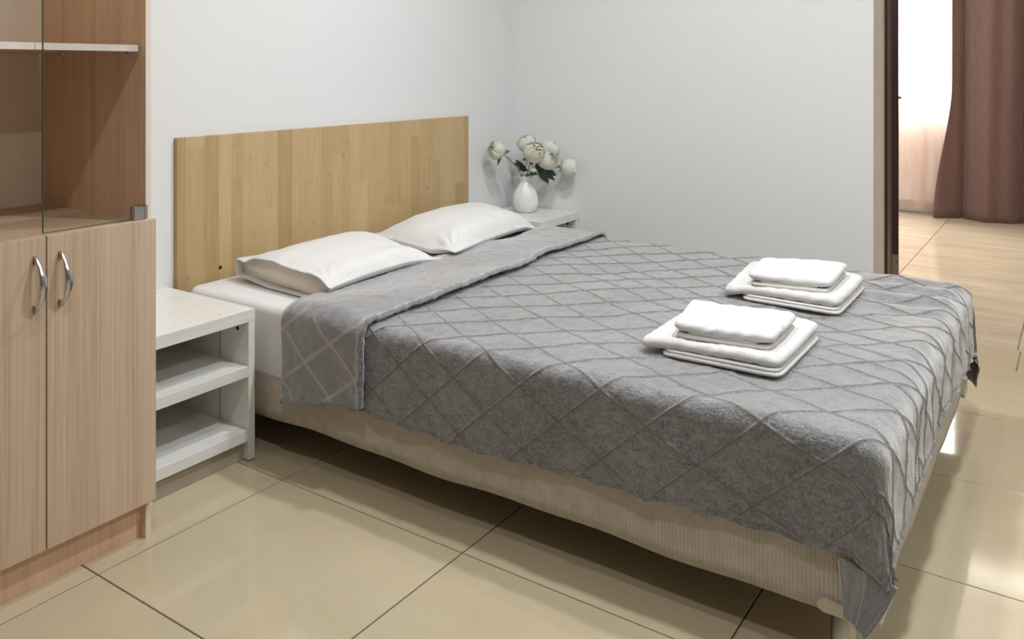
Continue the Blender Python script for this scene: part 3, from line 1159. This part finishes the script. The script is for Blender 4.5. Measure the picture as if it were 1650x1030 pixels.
def pillow(name, FL, FR, BR, BL, z0, hgt, open_left, seed, label, hfun):
    n, m = 90, 60
    r = empty(name, ((FL[0] + FR[0]) / 2, (FL[1] + BL[1]) / 2, z0))
    tag(r, label, 'pillow', 'white pillows against the headboard')
    off = np.array(r.location)
    u = np.linspace(0, 1, n)
    v = np.linspace(0, 1, m)
    U, V = np.meshgrid(u, v, indexing='ij')
    FLv, FRv, BRv, BLv = (np.array(q, float) for q in (FL, FR, BR, BL))
    XY = (FLv[None, None] * ((1 - U) * (1 - V))[..., None] + FRv[None, None] * (U * (1 - V))[..., None]
          + BRv[None, None] * (U * V)[..., None] + BLv[None, None] * ((1 - U) * V)[..., None])
    # pulled-in sides, pointed corners
    pin = 0.030
    cU = 4 * U * (1 - U)
    cV = 4 * V * (1 - V)
    du = np.zeros_like(U)
    XY[..., 1] += pin * cU * (np.where(V < 0.5, (1 - 2 * V) ** 3, -(2 * V - 1) ** 3))
    XY[..., 0] += pin * cV * (np.where(U < 0.5, (0 if open_left else 1) * (1 - 2 * U) ** 3, -(2 * U - 1) ** 3))
    pu = (1 - np.abs(2 * U - 1) ** 3.2)
    if open_left:
        pu = np.where(U < 0.5, 1 - 0.28 * np.abs(1 - 2 * U) ** 3.0, pu)
    pv = np.clip(1 - np.abs(2 * V - 1) ** 2.6, 0, 1)
    if open_left:
        pv = np.maximum(pv, 0.50 * smoothstep(0.55, 1.0, V) * (1 - U) ** 1.5)
    T = hgt * (np.clip(pu, 0, 1) ** 0.72) * pv ** 0.72
    wv = Waves(14, 60, 14, seed)
    w2 = Waves(40, 130, 12, seed + 1)
    rough = 0.25 + 0.75 * np.clip(np.maximum(np.abs(2 * U - 1), np.abs(2 * V - 1)), 0, 1) ** 3
    wr = 0.0028 * wv(XY[..., 0], XY[..., 1]) * rough + 0.0010 * w2(XY[..., 0], XY[..., 1]) * rough
    # radial gathers in the corners
    for cu, cv in ((0, 0), (1, 0), (1, 1), (0, 1)):
        dx, dy = (U - cu) * 0.7, (V - cv) * 0.5
        rr = np.hypot(dx, dy)
        ang = np.arctan2(dy, dx)
        wr += (0.0025 if open_left and cu == 0 else 0.005) * np.exp(-((rr - 0.09) / 0.06) ** 2) * np.sin(ang * 16 + seed)
    rest = hfun(U, V)
    top = z0 + rest + T * 0.84 + wr * np.clip(T / 0.03, 0, 1) + 0.010 * np.clip(1 - T / 0.02, 0, 1)
    bot = z0 + rest - T * 0.16 + 0.010 * np.clip(1 - T / 0.02, 0, 1)
    bot = np.maximum(bot, z0 + 0.001) if True else bot
    top = np.maximum(top, bot + 0.004)
    PT = np.dstack([XY, top]) - off
    PB = np.dstack([XY, bot]) - off
    verts = np.concatenate([PT.reshape(-1, 3), PB.reshape(-1, 3)])
    bm = bmesh.new()
    vs = [bm.verts.new(q) for q in verts]
    K = n * m
    idx = lambda i, j, s: vs[s * K + i * m + j]
    for i in range(n - 1):
        for j in range(m - 1):
            bm.faces.new((idx(i, j, 0), idx(i + 1, j, 0), idx(i + 1, j + 1, 0), idx(i, j + 1, 0)))
            bm.faces.new((idx(i, j, 1), idx(i, j + 1, 1), idx(i + 1, j + 1, 1), idx(i + 1, j, 1)))
    for i in range(n - 1):
        bm.faces.new((idx(i, 0, 0), idx(i, 0, 1), idx(i + 1, 0, 1), idx(i + 1, 0, 0)))
        bm.faces.new((idx(i, m - 1, 0), idx(i + 1, m - 1, 0), idx(i + 1, m - 1, 1), idx(i, m - 1, 1)))
    for j in range(m - 1):
        bm.faces.new((idx(n - 1, j, 0), idx(n - 1, j, 1), idx(n - 1, j + 1, 1), idx(n - 1, j + 1, 0)))
        if not open_left:
            bm.faces.new((idx(0, j, 0), idx(0, j + 1, 0), idx(0, j + 1, 1), idx(0, j, 1)))
    case = from_bm('pillowcase', bm, M['pillowcase'], r, True)
    if open_left:
        md = case.modifiers.new('cloth', 'SOLIDIFY')
        md.thickness = 0.003
        md.offset = -1
        # the bare pillow showing in the open end
        k = 10
        E = np.zeros((k, m, 3))
        for a in range(k):
            f = a / (k - 1)
            t0 = PT[2] * (1 - f) + PB[2] * f
            t0 = t0.copy()
            t0[:, 0] += 0.018 - 0.020 * math.sin(PI * f) * np.sin(PI * v) + 0.0025 * wv(v * 0.5 + f, f * 0.2)
            t0[:, 2] += 0.0035 * (2 * f - 1)
            E[a] = t0
        ins = grid_mesh('pillow_filling', E, M['pillow_in'], r)
        ins['label'] = 'cream inner pillow seen in the open end of the case'
    return r


pillow('pillow', (0.825, 0.005), (1.462, 0.022), (1.625, 0.500), (0.866, 0.465), 0.450, 0.118, True, 3,
       'white pillow with an open-ended case, next to the empty nightstand',
       lambda U, V: (0.034 - 0.015 * smoothstep(0.7, 1.0, U)) * (1 - smoothstep(0.0, 0.30, V)) + 0.004 + 0.020 * smoothstep(0.2, 1, V))
pillow('pillow', (1.505, 0.000), (2.315, 0.070), (2.500, 0.505), (1.650, 0.515), 0.450, 0.130, False, 14,
       'plump white pillow with crumpled corners, next to the flower vase',
       lambda U, V: 0.024 * (1 - smoothstep(0.05, 0.35, V)) + 0.010 + 0.012 * V + 0.004 * np.exp(-((U) / 0.1) ** 2) * (1 - V) - 0.030 * smoothstep(0.78, 1.0, U))

# ------------------------------------------------------------------ towels


def pad(name, corners, z0, th, mat, parent, off, seed, rnd=0.5, tilt=0.0, nu=44, nv=36, sag=0.0, amp=0.0016):
    """soft slab: corners FL, FR, BR, BL; rounded rim"""
    FL, FR, BR, BL = (np.array(c, float) for c in corners)
    nr = 8
    wv = Waves(14, 50, 10, seed)
    w2 = Waves(120, 320, 14, seed + 5)

    def pt(u, v):
        return FL * (1 - u) * (1 - v) + FR * u * (1 - v) + BR * u * v + BL * (1 - u) * v
    # superelliptic mapping of a closed sheet: rings from top centre to bottom centre
    loops = []
    per = []
    for i in range(nu):
        per.append((-1 + 2 * i / nu, -1))
    for i in range(nv):
        per.append((1, -1 + 2 * i / nv))
    for i in range(nu):
        per.append((1 - 2 * i / nu, 1))
    for i in range(nv):
        per.append((-1, 1 - 2 * i / nv))
    per = np.array(per)
    # round the corners a little
    cr = np.maximum(np.abs(per[:, 0]), np.abs(per[:, 1]))
    ln = (np.abs(per[:, 0]) ** 14 + np.abs(per[:, 1]) ** 14) ** (1 / 14)
    per = per / ln[:, None]
    su = np.linalg.norm(FR - FL) / 2
    sv = np.linalg.norm(BL - FL) / 2
    rr = th / 2
    prof = []
    for s in (0.0, 0.2, 0.4, 0.6, 0.75, 0.85, 0.92):
        prof.append((s, None, 1))
    for i in range(nr + 1):
        a = PI / 2 - PI * i / nr
        prof.append((None, a, 0))
    for s in (0.92, 0.7, 0.35, 0.0):
        prof.append((s, None, -1))
    rows = []
    for s, a, sd in prof:
        if s is not None:
            iu, iv = (1 - rr / su) * s, (1 - rr / sv) * s
            zz = rr * sd
        else:
            iu, iv = 1 - rr / su + rr / su * math.cos(a), 1 - rr / sv + rr / sv * math.cos(a)
            zz = rr * math.sin(a)
        u = (per[:, 0] * iu + 1) / 2
        v = (per[:, 1] * iv + 1) / 2
        q = FL[None] * ((1 - u) * (1 - v))[:, None] + FR[None] * (u * (1 - v))[:, None] + BR[None] * (u * v)[:, None] + BL[None] * ((1 - u) * v)[:, None]
        z = z0 + rr + zz + amp * wv(q[:, 0], q[:, 1]) * (1 if sd >= 0 else 0.3) + min(0.0009, amp * 0.6) * w2(q[:, 0], q[:, 1] + zz) * (sd >= 0)
        z = z - sag * np.clip(1 - u * 3.2, 0, 1) ** 1.5
        rows.append(np.c_[q, z])
    P = np.array(rows) - np.array(off)
    return grid_mesh(name, P, mat, parent, closed_v=True)


def shrink(c, f0, f1, f2, f3):
    """inset quad by metres: left, right, front, back"""
    FL, FR, BR, BL = (np.array(q, float) for q in c)
    ux = (FR - FL) / np.linalg.norm(FR - FL)
    vy = (BL - FL) / np.linalg.norm(BL - FL)
    return [FL + ux * f0 + vy * f2, FR - ux * f1 + vy * f2, BR - ux * f1 - vy * f3, BL + ux * f0 - vy * f3]


def bath_towel(corners, z0, label, seed):
    c = [np.array(q, float) for q in corners]
    ctr = sum(c) / 4
    r = empty('bath_towel', (ctr[0], ctr[1], z0))
    tag(r, label, 'towel', 'folded bath towels on the blanket')
    off = (ctr[0], ctr[1], z0)
    pad('lower_fold', shrink(c, 0.055, 0.000, -0.006, 0.01), z0 + 0.0015, 0.010, M['terry'], r, off, seed, amp=0.0003)
    pad('lower_fold', shrink(c, 0.060, 0.004, -0.003, 0.006), z0 + 0.0105, 0.009, M['terry_hem'], r, off, seed + 1, amp=0.0003)
    pad('top_fold', shrink(c, 0.0, 0.002, 0.0, 0.0), z0 + 0.0185, 0.027, M['terry'], r, off, seed + 2, sag=0.014)
    return r


def hand_towel(corners, z0, label, seed):
    c = [np.array(q, float) for q in corners]
    ctr = sum(c) / 4
    r = empty('hand_towel', (ctr[0], ctr[1], z0))
    tag(r, label, 'towel', 'small towels on the bath towels')
    off = (ctr[0], ctr[1], z0)
    pad('lower_fold', shrink(c, 0.006, 0.004, 0.0, 0.004), z0 + 0.001, 0.011, M['terry_hem'], r, off, seed, amp=0.0003)
    pad('inner_fold', shrink(c, 0.03, 0.03, 0.004, 0.012), z0 + 0.0115, 0.007, M['terry_hem'], r, off, seed + 1, amp=0.0005)
    pad('top_fold', shrink(c, 0.0, 0.0, 0.0, 0.0), z0 + 0.0175, 0.022, M['terry'], r, off, seed + 2, amp=0.0018)
    return r


TZ = ZT + 0.004
bath_towel([(0.935, -0.905), (0.945, -1.232), (1.345, -1.232), (1.285, -0.905)][0:1] + [(0.945, -1.232), (1.345, -1.232), (1.290, -0.900)], TZ,
           'larger folded white towel under the small one, nearer the left side of the bed', 31)
hand_towel([(0.950, -0.985), (0.985, -1.205), (1.235, -1.200), (1.205, -0.945)], TZ + 0.0455,
           'small folded white hand towel with a curled inner fold, topping the nearer stack', 41)
bath_towel([(1.615, -0.900), (1.600, -1.225), (2.010, -1.222), (2.055, -0.860)], TZ,
           'larger folded white towel under the small one, nearer the doorway side of the bed', 51)
hand_towel([(1.610, -0.975), (1.655, -1.190), (1.965, -1.182), (1.880, -0.940)], TZ + 0.0455,
           'small flat white hand towel topping the farther stack near the doorway', 61)

# ------------------------------------------------------------------ vase
VX, VY, VZ = 2.765, 0.398, 0.4505
prof = [(0.001, 0.0), (0.036, 0.0), (0.043, 0.003), (0.052, 0.018), (0.0585, 0.036), (0.061, 0.056), (0.0595, 0.074), (0.0545, 0.094), (0.0460, 0.114),
        (0.0350, 0.132), (0.0275, 0.145), (0.0255, 0.153), (0.0285, 0.162), (0.0350, 0.172), (0.0405, 0.180), (0.0385, 0.180), (0.0300, 0.166),
        (0.0220, 0.150), (0.0300, 0.120), (0.045, 0.07), (0.001, 0.02)]
n = 160
P = np.zeros((len(prof), n, 3))
for i, (r_, z_) in enumerate(prof):
    for k in range(n):
        a = 2 * PI * k / n
        amp = 0.0
        if i < 13:
            amp = 0.055 * min(1, z_ / 0.01) * (1 if z_ < 0.10 else max(0.35, 1 - (z_ - 0.10) / 0.06))
        rib = abs(math.cos(a * 11)) ** 0.6 - 0.6
        rim = 0.0025 * math.cos(a * 11) if 13 <= i <= 15 else 0
        rr = r_ * (1 + amp * rib)
        P[i, k] = (rr * math.cos(a), rr * math.sin(a), z_ + rim)
vase = grid_mesh('vase', P, M['ceramic'], None, closed_v=True)
vase.location = (VX, VY, VZ)
tag(vase, 'small white ribbed ceramic vase holding the flowers on the corner nightstand', 'vase')

# ------------------------------------------------------------------ flowers


def frame_of(axis):
    z = Vector(axis).normalized()
    x = z.cross(Vector((0, 0, 1)))
    if x.length < 1e-3:
        x = Vector((1, 0, 0))
    x.normalize()
    return Matrix((x, z.cross(x), z)).transposed()


def petals(name, R, layers, mat, parent, rot, seed):
    rnd = random.Random(seed)
    bm = bmesh.new()
    for (rk, np_, phi_open, width) in layers:
        ph = rnd.random() * 6
        for p in range(np_):
            az = ph + 2 * PI * p / np_ + rnd.uniform(-0.15, 0.15)
            rr = R * rk * rnd.uniform(0.94, 1.05)
            op = phi_open + rnd.uniform(-0.12, 0.12)
            g = []
            nu, nv = 6, 7
            for i in range(nv):
                t = i / (nv - 1)
                pol = (PI * 0.93) * (1 - t) + op * t
                row = []
                for j in range(nu):
                    s = 2 * j / (nu - 1) - 1
                    w = width * (0.35 + 0.65 * math.sin(PI * min(1, 0.15 + 0.72 * t))) * (1 - 0.25 * t * t * abs(s))
                    a = az + s * w
                    flare = 1 + 0.10 * t ** 4 - 0.05 * abs(s) ** 2 + 0.03 * math.sin(9 * s + p) * t ** 3
                    ppol = pol + 0.10 * t * abs(s) ** 2.5
                    v = Vector((math.sin(ppol) * math.cos(a), math.sin(ppol) * math.sin(a), 0.92 * math.cos(ppol))) * rr * flare
                    row.append(bm.verts.new(rot @ v))
                g.append(row)
            for i in range(nv - 1):
                for j in range(nu - 1):
                    bm.faces.new((g[i][j], g[i][j + 1], g[i + 1][j + 1], g[i + 1][j]))
    me = bpy.data.meshes.new(name)
    bm.to_mesh(me)
    bm.free()
    return link(name, me, mat, parent, True)


def blade(name, p0, d, L, Wd, mat, parent, up=(0, 0, 1), curl=0.25, lobes=False):
    d = Vector(d).normalized()
    side = d.cross(Vector(up))
    if side.length < 1e-3:
        side = Vector((1, 0, 0))
    side.normalize()
    nrm = side.cross(d)
    bm = bmesh.new()
    n, m = 11, 4
    g = []
    for i in range(n):
        t = i / (n - 1)
        w = Wd * (math.sin(PI * t ** 0.85) ** 0.85) * 0.5 + 0.0006
        c = Vector(p0) + d * (L * t) - nrm * (curl * L * t * t)
        row = []
        for j in range(m + 1):
            s = 2 * j / m - 1
            row.append(bm.verts.new(c + side * (w * s) + nrm * (0.22 * w * abs(s))))
        g.append(row)
    for i in range(n - 1):
        for j in range(m):
            bm.faces.new((g[i][j], g[i][j + 1], g[i + 1][j + 1], g[i + 1][j]))
    me = bpy.data.meshes.new(name)
    bm.to_mesh(me)
    bm.free()
    o = link(name, me, mat, parent, True)
    md = o.modifiers.new('t', 'SOLIDIFY')
    md.thickness = 0.0008
    return o


RT = Vector((0.633, -0.774, 0))      # along the wall plane of view: picture right
FWv = Vector((0.774, 0.633, 0))
UPv = Vector((0, 0, 1))


def peony(head, R, axis, label, seed, mouth_off, bulge, sep_dirs, leaves=()):
    r = empty('peony', (VX, VY, VZ + 0.176))
    tag(r, label, 'flower', 'white peonies in the vase')
    base = Vector(r.location)
    hc = Vector(head) - base
    ax = Vector(axis).normalized()
    rot = frame_of(ax)
    hd_ = empty('flower_head', hc)
    hd_.parent = r
    petals('outer_petals', R, [(1.16, 5, 1.05, 0.78), (1.13, 6, 0.86, 0.70), (1.07, 6, 0.70, 0.62)], M['petal'], hd_, rot, seed)
    petals('inner_petals', R, [(1.00, 7, 0.56, 0.50), (0.94, 7, 0.42, 0.46), (0.86, 7, 0.28, 0.42), (0.76, 6, 0.12, 0.45), (0.62, 5, 0.0, 0.6)], M['petal_in'], hd_, rot, seed + 1)
    bot = hc - ax * (R * 0.88)
    st = Vector((mouth_off[0], mouth_off[1], -0.135))
    mid = Vector((mouth_off[0] * 1.0, mouth_off[1] * 1.0, 0.004))
    b1 = mid + Vector((0, 0, 1)) * bulge * 0.6 + Vector((bot.x - mid.x, bot.y - mid.y, 0)) * 0.1
    b2 = bot - ax * bulge * 0.7
    pts = [st] + bezier(mid, b1, b2, bot, 12)
    tube('stem', pts, 0.0019, M['stem'], r, 6)
    for k, (dv, L, Wd) in enumerate(sep_dirs):
        blade('sepal', bot + ax * 0.004, dv, L * 1.25, Wd * 1.2, M['leaf_green'], r, up=ax, curl=-0.25)
    for (p0, dv, L, Wd, up) in leaves:
        blade('leaf', Vector(p0) - base, dv, L, Wd, M['leaf_dark'], r, up=up, curl=0.2)
    return r


peony((2.618, 0.478, 0.764), 0.041, -RT * 0.75 + UPv * 0.45 - FWv * 0.45, 'white peony leaning out to the left on a long bare stem', 1, (-0.018, 0.012), 0.06,
      [(-RT * 0.1 - UPv * 1.0, 0.050, 0.020), (RT * 1.0 + UPv * 0.05, 0.036, 0.022), (RT * 0.45 + UPv * 1.0, 0.040, 0.016), (-UPv * 1 - RT * 0.6, 0.038, 0.016)])
peony((2.815, 0.420, 0.788), 0.042, UPv * 0.9 - RT * 0.35 - FWv * 0.1, 'topmost white peony standing at the back of the bunch', 2, (-0.004, 0.014), 0.05,
      [(-RT * 1.0 - UPv * 0.4, 0.036, 0.016), (-FWv * 0.9 + UPv * 0.9, 0.040, 0.017), (RT, 0.03, 0.016)])
peony((2.718, 0.325, 0.754), 0.046, -FWv * 0.85 + UPv * 0.45 + RT * 0.05, 'large front white peony in the middle of the bunch, facing forward', 3, (-0.006, -0.012), 0.05,
      [(-RT * 0.9 - UPv * 0.5, 0.045, 0.018), (-RT * 0.9 + UPv * 0.3, 0.048, 0.018), (-UPv - RT * 0.2, 0.04, 0.024)],
      [((2.755, 0.385, 0.655), (-RT * 0.75 + UPv * 0.75), 0.085, 0.022, FWv), ((2.755, 0.385, 0.662), (-RT * 1.0 + UPv * 0.55), 0.078, 0.020, FWv),
       ((2.755, 0.380, 0.660), (-RT * 0.9 + UPv * 0.12), 0.050, 0.016, FWv)])
peony((2.868, 0.318, 0.764), 0.043, UPv * 0.75 + RT * 0.5 - FWv * 0.1, 'white peony half hidden behind the front pair on the right', 4, (0.012, 0.004), 0.05,
      [(-FWv * 0.8 - RT * 0.5 + UPv * 0.2, 0.034, 0.016), (-UPv * 0.9 - RT * 0.3, 0.035, 0.016)])
peony((2.778, 0.283, 0.713), 0.043, -FWv * 0.7 + RT * 0.45 + UPv * 0.5, 'lower front white peony with a yellow-green centre', 5, (0.008, -0.010), 0.045,
      [(-RT * 0.8 - UPv * 0.5, 0.045, 0.026), (-UPv * 1.0, 0.035, 0.02), (-RT * 0.9 + UPv * 0.2, 0.035, 0.018)],
      [((2.760, 0.330, 0.672), (RT * 0.75 - UPv * 0.95), 0.098, 0.034, -FWv), ((2.768, 0.325, 0.674), (RT * 1.0 - UPv * 0.42), 0.098, 0.040, -FWv),
       ((2.770, 0.325, 0.674), (RT * 1.0 - UPv * 0.78), 0.105, 0.026, -FWv), ((2.745, 0.330, 0.678), (RT * 0.9 - UPv * 0.1), 0.06, 0.036, -FWv)])
peony((2.880, 0.222, 0.671), 0.040, RT * 0.95 - UPv * 0.05 - FWv * 0.1, 'white peony drooping sideways at the right of the bunch', 6, (0.018, -0.012), 0.07,
      [(-RT * 1.0 + UPv * 0.25, 0.050, 0.020), (-RT * 0.8 - UPv * 0.55, 0.036, 0.020), (UPv * 0.9 - RT * 0.3, 0.036, 0.014), (UPv * 0.95 + RT * 0.2, 0.04, 0.012)])
# small closed bud between the leaves
r = empty('peony_bud', (VX, VY, VZ + 0.176))
tag(r, 'small unopened white bud with dark calyx above the vase rim', 'flower')
bo = Vector(r.location)
bc = Vector((2.716, 0.330, 0.668)) - bo
hd2 = empty('flower_head', bc)
hd2.parent = r
petals('outer_petals', 0.014, [(1.0, 4, 0.25, 0.9), (0.85, 4, 0.1, 0.9)], M['petal'], hd2, frame_of(-FWv * 0.6 + UPv * 0.6), 77)
for k in range(4):
    a = PI / 2 * k
    blade('sepal', bc - Vector((0, 0, 0.012)) + FWv * 0.004, RT * math.cos(a) - UPv * 0.5 + FWv * math.sin(a) * 0.6, 0.024, 0.014, M['leaf_dark'], r, up=-FWv, curl=-0.3)
tube('stem', [Vector((-0.008, -0.012, -0.13))] + bezier((-0.008, -0.014, 0.004), (-0.012, -0.02, 0.02), bc + FWv * 0.02 - UPv * 0.02, bc + FWv * 0.008, 8), 0.0016, M['stem'], r, 6)

# ------------------------------------------------------------------ next room: radiator, voile, drape
ra = empty('radiator', (X2 - 0.07, -0.85, 0.10))
tag(ra, 'white panel radiator under the window in the next room, behind the voile', 'radiator')
ro = (X2 - 0.07, -0.85, 0.10)
bm = bmesh.new()
bm_box(bm, -0.035, 0.045, -0.75, 0.75, 0.0, 0.60)
bmesh.ops.bevel(bm, geom=list(bm.edges), offset=0.008, segments=2, affect='EDGES')
for k in range(22):
    y = -0.70 + k * 1.4 / 21
    bm_box(bm, -0.041, -0.034, y - 0.020, y + 0.020, 0.06, 0.54)
from_bm('panel', bm, M['radiator_white'], ra)
boxes('grille', [(-0.03 + 0.012 * k, -0.026 + 0.012 * k, -0.73, 0.73, 0.60, 0.606) for k in range(6)], M['radiator_white'], ra)
for yy in (-0.6, 0.6):
    boxes('wall_bracket', [(0.045, 0.069, yy - 0.02, yy + 0.02, 0.1, 0.5)], M['steel'], ra)


def curtain(name, y0, y1, x, z0, z1, amp, lam, mat, slant=None, seed=0, n=None, nz=24, droop=0.0, parent=None, off=(0, 0, 0)):
    n = n or int(abs(y1 - y0) / 0.008)
    t = np.linspace(0, 1, n)
    zz = np.linspace(0, 1, nz)
    T, Zt = np.meshgrid(t, zz, indexing='ij')
    Y = y0 + (y1 - y0) * T
    if slant is not None:
        Y = Y + slant(Zt) * (1 - T)
    wv = Waves(2 * PI / lam * 0.8, 2 * PI / lam * 1.35, 4, seed)
    fo = np.sin(2 * PI * Y / lam + 0.9 * wv(Y, 0 * Y)) + 0.25 * wv(Y * 1.3, Zt * 1.5)
    Xc = x + amp * fo * (0.75 + 0.35 * (1 - Zt))
    Z = z0 + (z1 - z0) * Zt + droop * np.sin(Y * 17) * (1 - Zt)
    Pq = np.stack([Xc, Y, Z], -1) - np.array(off)
    o = grid_mesh(name, Pq, mat, parent, uv=np.stack([Y, Z], -1))
    return o


vo = empty('voile_curtain', (7.14, -0.6, 2.5))
tag(vo, 'thin white voile curtain lit by the window, hanging left of the brown drape', 'curtain')
curtain('voile', 0.55, -0.775, 7.135, 0.03, 2.52, 0.012, 0.16, M['sheer'], seed=4, droop=0.008, parent=vo, off=(7.14, -0.6, 2.5))
curtain('voile', -0.70, -1.75, 7.155, 0.045, 2.52, 0.010, 0.17, M['sheer'], seed=9, droop=0.008, parent=vo, off=(7.14, -0.6, 2.5))
dp = empty('drape', (7.03, -1.6, 2.5))
tag(dp, 'heavy brown floor-length drape with deep folds at the right edge', 'curtain')
ny, nz = 260, 44
TT, ZZ = np.meshgrid(np.linspace(0, 1, ny), np.linspace(0, 1, nz), indexing='ij')
YY = -0.97 + (-2.35 + 0.97) * TT + 0.115 * (1 - smoothstep(0.0, 0.42, ZZ)) * (1 - TT) ** 2
ph = (YY + 1.03 + 0.015 * np.sin(ZZ * 3)) / 0.37
hump = np.abs(np.sin(PI * ph)) ** 0.62
XX = 7.08 - (0.085 + 0.045 * (1 - ZZ)) * hump - 0.012 * np.sin(YY * 41 + ZZ * 2) * hump
dz = 0.012 + (2.52 - 0.012) * ZZ
dc = grid_mesh('drape_cloth', np.stack([XX - 7.03, YY + 1.6, dz - 2.5], -1), M['drape'], dp, uv=np.stack([YY, dz], -1))
md = dc.modifiers.new('cloth', 'SOLIDIFY')
md.thickness = 0.004
rodm = tube('curtain_rod', [(7.08, 0.7, 2.54), (7.08, -2.6, 2.54)], 0.012, M['steel'], None, 12)
tag(rodm, 'steel curtain rod above the window in the next room, over both curtains', 'curtain rod')
